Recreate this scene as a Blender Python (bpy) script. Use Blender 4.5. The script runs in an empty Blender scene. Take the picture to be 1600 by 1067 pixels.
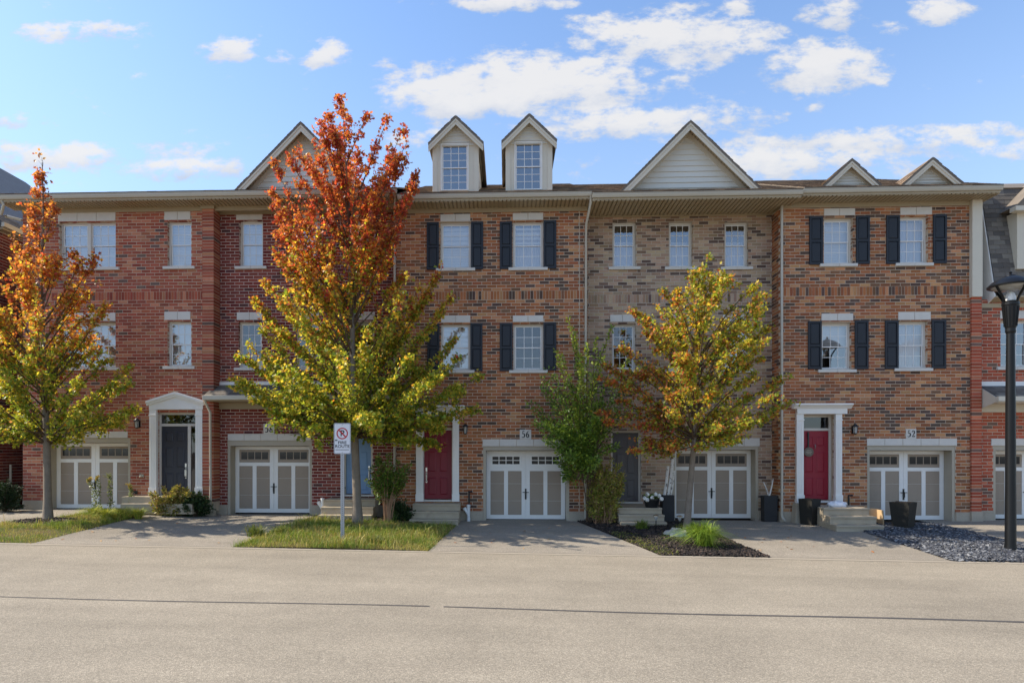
import bpy, bmesh, math, random
import numpy as np
from mathutils import Vector, Matrix

random.seed(7)
rng = np.random.default_rng(11)
SC = bpy.context.scene
COL = SC.collection

# ------------------------------------------------------------------ camera
F, CX, YH = 1000.0, 752.0, 705.0          # focal length, principal column, horizon row (photo pixels)
CAMZ = 2.14                               # metres above the garage floors
YAW = math.atan(0.040)
S_, C_ = math.sin(YAW), math.cos(YAW)
cam_data = bpy.data.cameras.new('camera')
cam = bpy.data.objects.new('camera', cam_data)
COL.objects.link(cam)
cam.location = (0, 0, CAMZ)
cam.rotation_euler = (math.radians(90), 0, YAW)
cam_data.sensor_width = 36.0
cam_data.lens = 36.0 * F / 1600.0
cam_data.shift_x = (800 - CX) / 1600.0
cam_data.shift_y = (YH - 533.5) / 1600.0
cam_data.clip_end = 2000
SC.camera = cam

# ------------------------------------------------------------------ exposure
SC.view_settings.view_transform = 'Standard'
SC.view_settings.look = 'None'
SC.view_settings.gamma = 1.0
SC.view_settings.use_curve_mapping = False
SC.view_settings.exposure = 1.12
SC.cycles.max_bounces = 8
SC.cycles.transparent_max_bounces = 12
SC.cycles.sample_clamp_indirect = 6.0

# ------------------------------------------------------------------ sun and sky
SUN_EL = math.radians(40)
SUN_OFF = math.radians(0.0)               # how far the sun stands behind the line of the house fronts
to_sun = Vector((-math.cos(SUN_EL) * math.cos(SUN_OFF), math.cos(SUN_EL) * math.sin(SUN_OFF), math.sin(SUN_EL)))
sd = bpy.data.lights.new('sun', 'SUN')
sd.energy = 3.6
sd.angle = math.radians(0.55)
sd.color = (1.0, 0.90, 0.75)
sun = bpy.data.objects.new('sun', sd)
COL.objects.link(sun)
sun.rotation_euler = to_sun.to_track_quat('Z', 'Y').to_euler()
sun.location = (-30, 10, 40)

world = bpy.data.worlds.new('World')
SC.world = world
world.use_nodes = True
NT = world.node_tree
for n in list(NT.nodes):
    NT.nodes.remove(n)


class NB:
    """small helper to wire math nodes"""
    def __init__(self, nt):
        self.nt = nt

    def new(self, t, **kw):
        n = self.nt.nodes.new(t)
        for k, v in kw.items():
            setattr(n, k, v)
        return n

    def put(self, sock, v):
        if hasattr(v, 'is_output'):
            self.nt.links.new(v, sock)
        else:
            sock.default_value = v

    def m(self, op, a, b=None, c=None, clamp=False):
        n = self.new('ShaderNodeMath', operation=op)
        n.use_clamp = clamp
        self.put(n.inputs[0], a)
        if b is not None:
            self.put(n.inputs[1], b)
        if c is not None:
            self.put(n.inputs[2], c)
        return n.outputs[0]

    def noise(self, vec, scale, detail=4, rough=0.55, lac=2.0, dist=0.0):
        n = self.new('ShaderNodeTexNoise')
        if vec is not None:
            self.put(n.inputs['Vector'], vec)
        n.inputs['Scale'].default_value = scale
        n.inputs['Detail'].default_value = detail
        n.inputs['Roughness'].default_value = rough
        n.inputs['Lacunarity'].default_value = lac
        n.inputs['Distortion'].default_value = dist
        return n.outputs[0]

    def smooth(self, v, lo, hi):
        n = self.new('ShaderNodeMapRange', interpolation_type='SMOOTHSTEP')
        self.put(n.inputs[0], v)
        n.inputs[1].default_value = lo
        n.inputs[2].default_value = hi
        return n.outputs[0]

    def mixc(self, fac, a, b, mode='MIX'):
        n = self.new('ShaderNodeMix', data_type='RGBA', blend_type=mode)
        self.put(n.inputs[0], fac)
        self.put(n.inputs[6], a)
        self.put(n.inputs[7], b)
        return n.outputs[2]

    def ramp(self, v, stops):
        n = self.new('ShaderNodeValToRGB')
        e = n.color_ramp.elements
        while len(e) < len(stops):
            e.new(0.5)
        for k, (p, c) in enumerate(stops):
            e[k].position = p
            e[k].color = (*c, 1)
        self.put(n.inputs[0], v)
        return n.outputs[0]


def px_dir(px, py):
    u, v = (px - CX) / F, (YH - py) / F
    return Vector((-S_ + C_ * u, C_ + S_ * u, v))


W = NB(NT)
sky = W.new('ShaderNodeTexSky', sky_type='NISHITA')
sky.sun_disc = False
sky.sun_elevation = SUN_EL
sky.sun_rotation = math.radians(270) + SUN_OFF
sky.altitude = 100
sky.air_density = 1.0
sky.dust_density = 0.6
sky.ozone_density = 1.6
tc = W.new('ShaderNodeTexCoord')
sep = W.new('ShaderNodeSeparateXYZ')
NT.links.new(tc.outputs['Generated'], sep.inputs[0])
dx, dy, dz = sep.outputs
# clouds lie on a high flat layer; the ones in front are placed by direction, the rest are scattered by noise
ady = W.m('MAXIMUM', dy, 0.08)
U = W.m('DIVIDE', dx, ady)
V = W.m('DIVIDE', dz, ady)
cmb = W.new('ShaderNodeCombineXYZ')
W.put(cmb.inputs[0], U)
W.put(cmb.inputs[1], W.m('MULTIPLY', V, 1.9))
uv = cmb.outputs[0]
n1 = W.noise(uv, 9.0, 8, 0.60, dist=0.15)
n2 = W.noise(uv, 3.4, 3, 0.5)
n3 = W.noise(uv, 24.0, 6, 0.62)
CLOUDS = [  # px, py, half width, height above, depth below, strength
    (850, 136, 270, 66, 58, 1.1), (730, 150, 150, 56, 60, 1.0), (1000, 192, 240, 34, 34, .85), (1040, 66, 205, 60, 52, 1.0),
    (1290, 110, 118, 52, 44, .95), (1300, 22, 62, 32, 30, 1.), (1470, 18, 68, 28, 28, 1.),
    (1155, 12, 36, 18, 19, .95), (352, 82, 62, 28, 22, 1.), (507, 88, 50, 28, 22, 1.), (440, 92, 32, 18, 14, .6),
    (120, 50, 130, 22, 20, .9), (20, 188, 62, 17, 16, .8), (90, 244, 240, 28, 30, .85), (290, 264, 170, 20, 24, .8),
    (790, 6, 120, 18, 20, .95), (1370, 222, 290, 26, 36, .75), (1530, 204, 170, 17, 15, .8), (1180, 252, 300, 26, 36, .7),
    (665, 212, 70, 16, 22, .5), (1392, 42, 28, 16, 14, .7), (600, 102, 26, 12, 10, .5), (1270, 172, 22, 9, 8, .4),
    (1590, 235, 90, 20, 20, .6), (1750, 120, 150, 50, 45, .9), (-190, 120, 150, 45, 40, .9)]
dens = None
base = None
for (px, py, hw, ht, hb, st) in CLOUDS:
    d = px_dir(px, py)
    u0, v0 = d.x / d.y, d.z / d.y
    d2 = px_dir(px + hw, py - ht)
    a = d2.x / d2.y - u0
    bt = ht / F * v0 / ((YH - py) / F)
    bb = hb / F * v0 / ((YH - py) / F)
    eu = W.m('MULTIPLY_ADD', U, 1 / a, -u0 / a)
    dv = W.m('SUBTRACT', V, v0)
    ev = W.m('MAXIMUM', W.m('MULTIPLY', dv, 1 / bt), W.m('MULTIPLY', dv, -1 / bb))
    r2 = W.m('MULTIPLY_ADD', eu, eu, W.m('MULTIPLY', ev, ev))
    e = W.m('MULTIPLY_ADD', r2, -1.0, 1.0)
    e = W.m('MULTIPLY', W.m('MAXIMUM', e, -0.8), st)
    g = W.m('MULTIPLY', W.m('MULTIPLY_ADD', dv, 0.5 / bt, 0.45, clamp=True), W.m('MAXIMUM', e, 0.0))
    dens = e if dens is None else W.m('SMOOTH_MAX', dens, e, 0.15)
    base = g if base is None else W.m('MAXIMUM', base, g)
front = W.smooth(dy, 0.1, 0.3)
puff = W.m('ADD', W.m('MULTIPLY_ADD', n1, 2.6, -1.3), W.m('MULTIPLY_ADD', n3, 2.5, -1.25))
dens = W.m('ADD', dens, W.m('MULTIPLY_ADD', n2, 1.1, -0.55))
dens = W.m('ADD', W.m('ADD', dens, puff), -0.03)
df = W.m('MULTIPLY', W.smooth(dens, 0.06, 0.85), front)
# clouds elsewhere (behind and beside the camera, overhead): the same kind of broken cumulus
adz = W.m('ADD', W.m('MAXIMUM', dz, 0.0), 0.22)
cm2 = W.new('ShaderNodeCombineXYZ')
W.put(cm2.inputs[0], W.m('DIVIDE', dx, adz))
W.put(cm2.inputs[1], W.m('DIVIDE', dy, adz))
nb = W.noise(cm2.outputs[0], 1.6, 7, 0.56)
back = W.m('MULTIPLY', W.smooth(nb, 0.53, 0.68), W.m('SUBTRACT', 1.0, front))
back = W.m('MULTIPLY', back, W.smooth(dz, 0.0, 0.12))
alpha = W.m('MULTIPLY', W.m('MAXIMUM', df, back), 0.90)
lum = W.m('ADD', W.m('MULTIPLY', base, 1.0), W.m('ADD', W.m('MULTIPLY_ADD', n1, 1.6, -0.62), W.m('MULTIPLY', n3, 0.5)))
lum = W.smooth(lum, 0.15, 1.0)
SKYS = 0.15
CL = 1.0
cloud_col = W.mixc(lum, (1.65 * CL, 1.85 * CL, 2.25 * CL, 1), (2.75 * CL, 2.7 * CL, 2.65 * CL, 1))
skyt = W.mixc(1.0, sky.outputs[0], (0.785, 0.85, 0.92, 1), 'MULTIPLY')
haze = W.m('MULTIPLY', W.smooth(dz, 0.62, 0.10), 0.55)
skyt = W.mixc(haze, skyt, (1.75, 2.15, 2.65, 1))
final = W.mixc(alpha, skyt, cloud_col)
bg = W.new('ShaderNodeBackground')
W.put(bg.inputs[0], final)
bg.inputs[1].default_value = SKYS
wo = W.new('ShaderNodeOutputWorld')
NT.links.new(bg.outputs[0], wo.inputs[0])


# ------------------------------------------------------------------ photo pixel -> place helpers
def X(px, Y):
    u = (px - CX) / F
    return Y * (-S_ + C_ * u) / (C_ + S_ * u)


def Z(py, px, Y):
    u = (px - CX) / F
    return CAMZ + Y * ((YH - py) / F) / (C_ + S_ * u)


def PX(x, y):
    """photo column of a ground position"""
    r = x * C_ + y * S_
    d = -x * S_ + y * C_
    return CX + F * r / d


def PY(x, y, z):
    d = -x * S_ + y * C_
    return YH - F * (z - CAMZ) / d


ROAD_Y = 14.5
HY = 20.0
_zr0, _zr1 = Z(850, 0, ROAD_Y), Z(881, 1600, ROAD_Y)
_xr0, _xr1 = X(0, ROAD_Y), X(1600, ROAD_Y)
zr = lambda x: _zr0 + (_zr1 - _zr0) * (max(-30, min(30, x)) - _xr0) / (_xr1 - _xr0)
_B = [(-40, Z(794, 60, 20.4)), (X(205, 20), Z(795, 200, 20.4)), (X(330, 20), Z(802, 360, 20.7)), (X(520, 20), Z(802, 520, 20.7)),
      (X(640, 20), Z(811.5, 700, 20.3)), (X(1200, 20), Z(812, 1100, 20.6)), (X(1600, 20), Z(812, 1500, 20.3)), (60, Z(812, 1600, 20.3))]


def zb(x):
    for (xa, za), (xb, zb_) in zip(_B, _B[1:]):
        if x <= xb:
            t = max(0, (x - xa) / (xb - xa))
            return za + (zb_ - za) * t
    return _B[-1][1]


def ground(x, y):
    if y <= ROAD_Y:
        return zr(x)
    t = min(1.0, (y - ROAD_Y) / (19.6 - ROAD_Y))
    return zr(x) * (1 - t) + zb(x) * t


def G(px, py):
    u = (px - CX) / F
    Y = 17.0
    for _ in range(40):
        z = ground(X(px, Y), Y)
        Yn = (CAMZ - z) * (C_ + S_ * u) * F / (py - YH)
        Y = 0.6 * Y + 0.4 * Yn
    return X(px, Y), Y, ground(X(px, Y), Y)


# ------------------------------------------------------------------ mesh helpers
class MB:
    def __init__(self):
        self.v, self.f, self.mi = [], [], []

    def add(self, vs, fs, mi=0):
        o = len(self.v)
        self.v += [tuple(p) for p in vs]
        self.f += [tuple(i + o for i in q) for q in fs]
        self.mi += [mi] * len(fs)
        return self

    def box(self, x0, x1, y0, y1, z0, z1, mi=0):
        vs = [(x0, y0, z0), (x1, y0, z0), (x1, y1, z0), (x0, y1, z0), (x0, y0, z1), (x1, y0, z1), (x1, y1, z1), (x0, y1, z1)]
        fs = [(0, 1, 5, 4), (1, 2, 6, 5), (2, 3, 7, 6), (3, 0, 4, 7), (4, 5, 6, 7), (3, 2, 1, 0)]
        return self.add(vs, fs, mi)

    def frustum(self, cx, cy, z0, z1, a0, b0, a1, b1, rot=0.0, mi=0):
        vs = []
        for z, a, b in ((z0, a0, b0), (z1, a1, b1)):
            for sx, sy in ((-1, -1), (1, -1), (1, 1), (-1, 1)):
                x, y = sx * a, sy * b
                vs.append((cx + x * math.cos(rot) - y * math.sin(rot), cy + x * math.sin(rot) + y * math.cos(rot), z))
        fs = [(0, 1, 5, 4), (1, 2, 6, 5), (2, 3, 7, 6), (3, 0, 4, 7), (4, 5, 6, 7), (3, 2, 1, 0)]
        return self.add(vs, fs, mi)

    def prism_y(self, poly, y0, y1, mi=0):
        """poly of (x,z), counter-clockwise seen from the front, pushed from y0 to y1"""
        n = len(poly)
        vs = [(x, y0, z) for x, z in poly] + [(x, y1, z) for x, z in poly]
        fs = [tuple(range(n)), tuple(range(2 * n - 1, n - 1, -1))]
        fs += [((i + 1) % n, i, n + i, n + (i + 1) % n) for i in range(n)]
        return self.add(vs, fs, mi)

    def prism_x(self, poly, x0, x1, mi=0):
        """poly of (y,z) pushed along x"""
        n = len(poly)
        vs = [(x0, y, z) for y, z in poly] + [(x1, y, z) for y, z in poly]
        fs = [tuple(range(n)), tuple(range(2 * n - 1, n - 1, -1))]
        fs += [((i + 1) % n, i, n + i, n + (i + 1) % n) for i in range(n)]
        return self.add(vs, fs, mi)

    def tube(self, pts, radii, n=8, mi=0, cap=True):
        pts = [Vector(p) for p in pts]
        if not hasattr(radii, '__len__'):
            radii = [radii] * len(pts)
        o = len(self.v)
        ref = Vector((0.37, 0.93, 0.05))
        for i, p in enumerate(pts):
            t = (pts[min(i + 1, len(pts) - 1)] - pts[max(i - 1, 0)]).normalized()
            if abs(t.dot(ref)) > 0.95:
                ref = Vector((0.9, -0.1, 0.4))
            a = t.cross(ref).normalized()
            b = t.cross(a)
            for k in range(n):
                th = 2 * math.pi * k / n
                self.v.append(tuple(p + (a * math.cos(th) + b * math.sin(th)) * radii[i]))
        for i in range(len(pts) - 1):
            for k in range(n):
                self.f.append((o + i * n + k, o + i * n + (k + 1) % n, o + (i + 1) * n + (k + 1) % n, o + (i + 1) * n + k))
                self.mi.append(mi)
        if cap:
            self.f.append(tuple(o + k for k in range(n - 1, -1, -1)))
            self.f.append(tuple(o + (len(pts) - 1) * n + k for k in range(n)))
            self.mi += [mi, mi]
        return self

    def lathe(self, cx, cy, prof, n=20, mi=0):
        o = len(self.v)
        for r, z in prof:
            for k in range(n):
                th = 2 * math.pi * k / n
                self.v.append((cx + r * math.cos(th), cy + r * math.sin(th), z))
        for i in range(len(prof) - 1):
            for k in range(n):
                self.f.append((o + i * n + k, o + i * n + (k + 1) % n, o + (i + 1) * n + (k + 1) % n, o + (i + 1) * n + k))
                self.mi.append(mi)
        self.f.append(tuple(o + k for k in range(n - 1, -1, -1)))
        self.f.append(tuple(o + (len(prof) - 1) * n + k for k in range(n)))
        self.mi += [mi, mi]
        return self

    def mesh(self, name, mats):
        me = bpy.data.meshes.new(name)
        me.from_pydata(self.v, [], self.f)
        if not isinstance(mats, (list, tuple)):
            mats = [mats]
        for m in mats:
            me.materials.append(m)
        if len(mats) > 1:
            me.polygons.foreach_set('material_index', self.mi)
        me.update()
        return me

    def build(self, name, mats, parent=None, smooth=False, bevel=0.0, **props):
        me = self.mesh(name, mats)
        if smooth:
            me.shade_smooth()
            try:
                me.set_sharp_from_angle(angle=math.radians(40))
            except Exception:
                pass
        o = bpy.data.objects.new(name, me)
        COL.objects.link(o)
        if parent is not None:
            o.parent = parent
            o.matrix_parent_inverse = Matrix.Translation(-parent_world(parent))
        for k, v in props.items():
            o[k] = v
        if bevel:
            b = o.modifiers.new('bevel', 'BEVEL')
            b.width = bevel
            b.segments = 2
            b.limit_method = 'ANGLE'
        return o


def parent_world(o):
    p = Vector((0, 0, 0))
    while o is not None:
        p = p + o.matrix_parent_inverse.translation + o.location if o.parent else p + o.location
        o = o.parent
    return p


def thing(name, loc, label, cat, group=None):
    o = bpy.data.objects.new(name, None)
    o.empty_display_size = 0.3
    COL.objects.link(o)
    o.location = loc
    o['label'] = label
    o['category'] = cat
    if group:
        o['group'] = group
    return o


def tag(o, label, cat, group=None):
    o['label'] = label
    o['category'] = cat
    if group:
        o['group'] = group
    return o


def np_mesh(name, verts, faces_flat, face_sizes, mats, colors=None, parent=None, smooth=False, **props):
    me = bpy.data.meshes.new(name)
    nv, nl, nf = len(verts), len(faces_flat), len(face_sizes)
    me.vertices.add(nv)
    me.loops.add(nl)
    me.polygons.add(nf)
    me.vertices.foreach_set('co', np.asarray(verts, dtype=np.float32).ravel())
    me.loops.foreach_set('vertex_index', np.asarray(faces_flat, dtype=np.int32))
    starts = np.concatenate([[0], np.cumsum(face_sizes)[:-1]]).astype(np.int32)
    me.polygons.foreach_set('loop_start', starts)
    me.polygons.foreach_set('loop_total', np.asarray(face_sizes, dtype=np.int32))
    if smooth:
        me.polygons.foreach_set('use_smooth', np.ones(nf, dtype=bool))
    me.update(calc_edges=True)
    if not smooth:
        me.shade_flat()
    if colors is not None:
        at = me.attributes.new('Col', 'FLOAT_COLOR', 'POINT')
        at.data.foreach_set('color', np.asarray(colors, dtype=np.float32).ravel())
    for m in (mats if isinstance(mats, (list, tuple)) else [mats]):
        me.materials.append(m)
    o = bpy.data.objects.new(name, me)
    COL.objects.link(o)
    if parent is not None:
        o.parent = parent
        o.matrix_parent_inverse = Matrix.Translation(-parent_world(parent))
    for k, v in props.items():
        o[k] = v
    return o


BOXF = np.array([(0, 1, 5, 4), (1, 2, 6, 5), (2, 3, 7, 6), (3, 0, 4, 7), (4, 5, 6, 7), (3, 2, 1, 0)])


def boxes_arrays(b):
    """b: (N,6) x0,x1,y0,y1,z0,z1 -> verts, loops, sizes (back face left out)"""
    b = np.asarray(b, dtype=np.float64)
    n = len(b)
    x0, x1, y0, y1, z0, z1 = b.T
    vs = np.stack([np.stack(c, -1) for c in ((x0, y0, z0), (x1, y0, z0), (x1, y1, z0), (x0, y1, z0),
                                            (x0, y0, z1), (x1, y0, z1), (x1, y1, z1), (x0, y1, z1))], 1)
    fs = BOXF[[0, 1, 3, 4, 5]]
    loops = (np.arange(n)[:, None, None] * 8 + fs[None]).reshape(-1)
    return vs.reshape(-1, 3), loops, np.full(n * 5, 4)


# ------------------------------------------------------------------ materials
def mat(name, col, rough=0.6, amt=0.15, scale=6.0, fine=60.0, famt=0.12, bump=0.15, bscale=None, metal=0.0, spec=0.4, attr=False,
        dirt=None, coat=0.0, broad=0.0):
    m = bpy.data.materials.new(name)
    m.use_nodes = True
    nt = m.node_tree
    q = NB(nt)
    p = nt.nodes['Principled BSDF']
    geo = q.new('ShaderNodeNewGeometry')
    pos = geo.outputs['Position']
    if attr:
        a = q.new('ShaderNodeAttribute', attribute_name='Col')
        c0 = a.outputs['Color']
    else:
        c0 = (*col, 1)
    na = q.noise(pos, scale, 4)
    nf = q.noise(pos, fine, 3)
    k = q.m('MULTIPLY_ADD', na, 2 * amt, 1 - amt)
    k = q.m('MULTIPLY', k, q.m('MULTIPLY_ADD', nf, 2 * famt, 1 - famt))
    if broad:
        k = q.m('MULTIPLY', k, q.m('MULTIPLY_ADD', q.noise(pos, 0.55, 5, 0.65), 2 * broad, 1 - broad))
    cc = q.new('ShaderNodeCombineColor')
    for i in range(3):
        q.put(cc.inputs[i], k)
    c = q.mixc(1.0, c0, cc.outputs[0], 'MULTIPLY')
    if dirt is not None:
        dcol, lo, hi, dsc = dirt
        dn = q.smooth(q.noise(pos, dsc, 6, 0.62), lo, hi)
        c = q.mixc(dn, c, (*dcol, 1))
    q.put(p.inputs['Base Color'], c)
    p.inputs['Roughness'].default_value = rough
    p.inputs['Metallic'].default_value = metal
    p.inputs['Specular IOR Level'].default_value = spec
    p.inputs['Coat Weight'].default_value = coat
    if bump:
        b = q.new('ShaderNodeBump')
        b.inputs['Strength'].default_value = bump
        b.inputs['Distance'].default_value = 0.01
        q.put(b.inputs['Height'], q.noise(pos, bscale or fine, 4))
        nt.links.new(b.outputs[0], p.inputs['Normal'])
    return m


def mat_leaf(name, trans=0.55, rough=0.40, spec=0.35):
    m = bpy.data.materials.new(name)
    m.use_nodes = True
    nt = m.node_tree
    q = NB(nt)
    p = nt.nodes['Principled BSDF']
    out = nt.nodes['Material Output']
    a = q.new('ShaderNodeAttribute', attribute_name='Col')
    q.put(p.inputs['Base Color'], a.outputs['Color'])
    p.inputs['Roughness'].default_value = rough
    p.inputs['Specular IOR Level'].default_value = spec
    t = q.new('ShaderNodeBsdfTranslucent')
    tcol = q.mixc(1.0, a.outputs['Color'], (1.5, 1.35, 0.8, 1), 'MULTIPLY')
    q.put(t.inputs['Color'], tcol)
    mx = q.new('ShaderNodeMixShader')
    mx.inputs[0].default_value = trans
    nt.links.new(p.outputs[0], mx.inputs[1])
    nt.links.new(t.outputs[0], mx.inputs[2])
    nt.links.new(mx.outputs[0], out.inputs['Surface'])
    return m


def mat_glass(name, refl=0.2, tint=(0.90, 0.88, 0.86)):
    m = bpy.data.materials.new(name)
    m.use_nodes = True
    nt = m.node_tree
    q = NB(nt)
    nt.nodes.remove(nt.nodes['Principled BSDF'])
    out = nt.nodes['Material Output']
    g = q.new('ShaderNodeBsdfGlossy')
    g.inputs['Roughness'].default_value = 0.01
    g.inputs['Color'].default_value = (0.92, 0.95, 1, 1)
    t = q.new('ShaderNodeBsdfTransparent')
    t.inputs['Color'].default_value = (*tint, 1)
    geo = q.new('ShaderNodeNewGeometry')
    b = q.new('ShaderNodeBump')
    b.inputs['Strength'].default_value = 0.05
    b.inputs['Distance'].default_value = 0.02
    q.put(b.inputs['Height'], q.noise(geo.outputs['Position'], 2.2, 2))
    nt.links.new(b.outputs[0], g.inputs['Normal'])
    fr = q.new('ShaderNodeFresnel')
    fr.inputs['IOR'].default_value = 1.5
    fac = q.m('ADD', q.m('MULTIPLY', fr.outputs[0], 1.0), refl, clamp=True)
    mx = q.new('ShaderNodeMixShader')
    q.put(mx.inputs[0], fac)
    nt.links.new(t.outputs[0], mx.inputs[1])
    nt.links.new(g.outputs[0], mx.inputs[2])
    nt.links.new(mx.outputs[0], out.inputs['Surface'])
    return m


def mat_road(name, c, tracks=False):
    m = bpy.data.materials.new(name)
    m.use_nodes = True
    nt = m.node_tree
    q = NB(nt)
    p = nt.nodes['Principled BSDF']
    pos = q.new('ShaderNodeNewGeometry').outputs['Position']
    big = q.noise(pos, 0.35, 5, 0.6)
    mid = q.noise(pos, 2.5, 5, 0.6)
    st = q.new('ShaderNodeVectorMath', operation='MULTIPLY')
    q.put(st.inputs[0], pos)
    st.inputs[1].default_value = (0.12, 1.1, 1)
    streak = q.noise(st.outputs[0], 1.3, 4, 0.6)
    v = q.new('ShaderNodeTexVoronoi')
    q.put(v.inputs['Vector'], pos)
    v.inputs['Scale'].default_value = 80
    vc = q.new('ShaderNodeSeparateColor')
    q.put(vc.inputs[0], v.outputs['Color'])
    v2 = q.new('ShaderNodeTexVoronoi')
    q.put(v2.inputs['Vector'], pos)
    v2.inputs['Scale'].default_value = 130
    vc2 = q.new('ShaderNodeSeparateColor')
    q.put(vc2.inputs[0], v2.outputs['Color'])
    k = q.m('MULTIPLY_ADD', big, 0.56, 0.72)
    k = q.m('MULTIPLY', k, q.m('MULTIPLY_ADD', mid, 0.22, 0.89))
    k = q.m('MULTIPLY', k, q.m('MULTIPLY_ADD', streak, 0.46, 0.77))
    k = q.m('MULTIPLY', k, q.m('MULTIPLY_ADD', q.m('POWER', vc.outputs[0], 2.0), 0.55, 0.80))
    k = q.m('MULTIPLY', k, q.m('MULTIPLY_ADD', vc2.outputs[1], 0.42, 0.8))
    cc = q.new('ShaderNodeCombineColor')
    for i in range(3):
        q.put(cc.inputs[i], k)
    col = q.mixc(1.0, (*c, 1), cc.outputs[0], 'MULTIPLY')
    pit = q.smooth(q.noise(pos, 45, 2), 0.66, 0.72)
    col = q.mixc(q.m('MULTIPLY', pit, 0.55), col, (c[0] * .35, c[1] * .34, c[2] * .33, 1))
    stain = q.smooth(q.noise(pos, 0.9, 6, 0.65), 0.6, 0.78)
    col = q.mixc(q.m('MULTIPLY', stain, 0.25), col, (c[0] * .5, c[1] * .48, c[2] * .46, 1))
    q.put(p.inputs['Base Color'], col)
    p.inputs['Roughness'].default_value = 0.85
    p.inputs['Specular IOR Level'].default_value = 0.25
    b = q.new('ShaderNodeBump')
    b.inputs['Strength'].default_value = 0.55
    b.inputs['Distance'].default_value = 0.006
    q.put(b.inputs['Height'], q.m('ADD', v.outputs['Distance'], q.noise(pos, 90, 3)))
    nt.links.new(b.outputs[0], p.inputs['Normal'])
    return m


M = {}
M['brick'] = mat('fired_brick', None, 0.85, 0.14, 9, 70, 0.3, 0.5, 90, attr=True, spec=0.2, broad=0.28, dirt=((0.40, 0.33, 0.26), 0.58, 1.0, 2.6))
M['mortar'] = mat('mortar', (0.52, 0.43, 0.33), 0.9, 0.15, 3, 40, 0.15, 0.4, spec=0.2)
M['mortar_dark'] = mat('mortar_red_wall', (0.56, 0.46, 0.40), 0.9, 0.15, 3, 40, 0.15, 0.4, spec=0.2)
M['mortar_grey'] = mat('mortar_grey_wall', (0.48, 0.42, 0.35), 0.9, 0.15, 3, 40, 0.15, 0.4, spec=0.2)
M['stone'] = mat('cast_stone', (0.60, 0.57, 0.52), 0.8, 0.10, 4, 50, 0.1, 0.25, dirt=((0.36, 0.33, 0.29), 0.62, 0.85, 2.0), spec=0.2)
M['concrete'] = mat('weathered_concrete', (0.39, 0.335, 0.26), 0.85, 0.18, 3, 30, 0.16, 0.35, dirt=((0.24, 0.20, 0.15), 0.58, 0.82, 2.4), spec=0.2)
M['step'] = mat('step_concrete', (0.40, 0.335, 0.245), 0.85, 0.2, 3.5, 40, 0.15, 0.3, dirt=((0.28, 0.23, 0.17), 0.56, 0.8, 3.0), spec=0.2)
M['beige'] = mat('beige_trim', (0.40, 0.35, 0.27), 0.45, 0.06, 2, 30, 0.04, 0.03)
M['soffit'] = mat('soffit_vinyl', (0.37, 0.30, 0.195), 0.5, 0.05, 2, 30, 0.04, 0.0)
M['gutter'] = mat('gutter_metal', (0.46, 0.42, 0.34), 0.35, 0.07, 1.5, 25, 0.05, 0.03, spec=0.5)
M['white'] = mat('white_paint', (0.79, 0.765, 0.72), 0.4, 0.04, 3, 30, 0.03, 0.03, dirt=((0.6, 0.58, 0.54), 0.66, 0.9, 3.0))
M['cream'] = mat('cream_trim', (0.60, 0.545, 0.44), 0.5, 0.05, 3, 30, 0.04, 0.03)
M['frame'] = mat('window_frame_vinyl', (0.58, 0.54, 0.48), 0.45, 0.05, 3, 30, 0.03, 0.02)
M['muntin'] = mat('white_grille', (0.74, 0.72, 0.69), 0.45, 0.03, 3, 30, 0.02, 0)
M['siding'] = mat('vinyl_siding', (0.65, 0.63, 0.56), 0.5, 0.06, 2, 30, 0.04, 0.03)
M['panel'] = mat('taupe_panel', (0.315, 0.25, 0.19), 0.5, 0.06, 1.5, 40, 0.06, 0.06, dirt=((0.25, 0.20, 0.155), 0.55, 0.9, 1.6))
M['shutter'] = mat('navy_black_shutter', (0.016, 0.019, 0.026), 0.5, 0.15, 4, 40, 0.08, 0.03)
M['shingle'] = mat('roof_shingle', None, 0.9, 0.2, 2, 120, 0.3, 0.5, attr=True, spec=0.2)
M['roof'] = mat('asphalt_roof', (0.17, 0.145, 0.12), 0.9, 0.25, 3, 90, 0.35, 0.5, spec=0.2)
M['roof_grey'] = mat('grey_roof', (0.12, 0.125, 0.135), 0.8, 0.25, 3, 90, 0.3, 0.5, spec=0.2)
M['drip'] = mat('dark_drip_edge', (0.05, 0.045, 0.042), 0.6, 0.15, 3, 30, 0.1, 0.05)
M['glass'] = mat_glass('window_glass', 0.22)
M['glass_clear'] = mat_glass('clear_window_glass', 0.11)
M['glass_blue'] = mat_glass('dormer_glass', 0.22, (0.2, 0.3, 0.42))
M['glass_dark'] = mat_glass('door_glass', 0.06, (0.5, 0.5, 0.5))
M['blind'] = mat('white_blind', (0.82, 0.82, 0.82), 0.7, 0.04, 3, 30, 0.03, 0.0)
M['curtain'] = mat('sheer_curtain', (0.62, 0.60, 0.64), 0.8, 0.05, 3, 30, 0.03, 0.0)
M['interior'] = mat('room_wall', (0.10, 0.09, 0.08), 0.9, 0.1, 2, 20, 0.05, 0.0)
M['door_red'] = mat('red_door_paint', (0.19, 0.008, 0.022), 0.42, 0.06, 3, 40, 0.04, 0.03)
M['door_crimson'] = mat('crimson_door_paint', (0.27, 0.008, 0.025), 0.42, 0.06, 3, 40, 0.04, 0.03)
M['door_navy'] = mat('navy_door_paint', (0.028, 0.030, 0.042), 0.42, 0.06, 3, 40, 0.04, 0.03)
M['door_blue'] = mat('blue_door_paint', (0.17, 0.29, 0.48), 0.42, 0.06, 3, 40, 0.04, 0.03)
M['door_grey'] = mat('grey_door_paint', (0.10, 0.095, 0.10), 0.42, 0.06, 3, 40, 0.04, 0.03)
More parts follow.
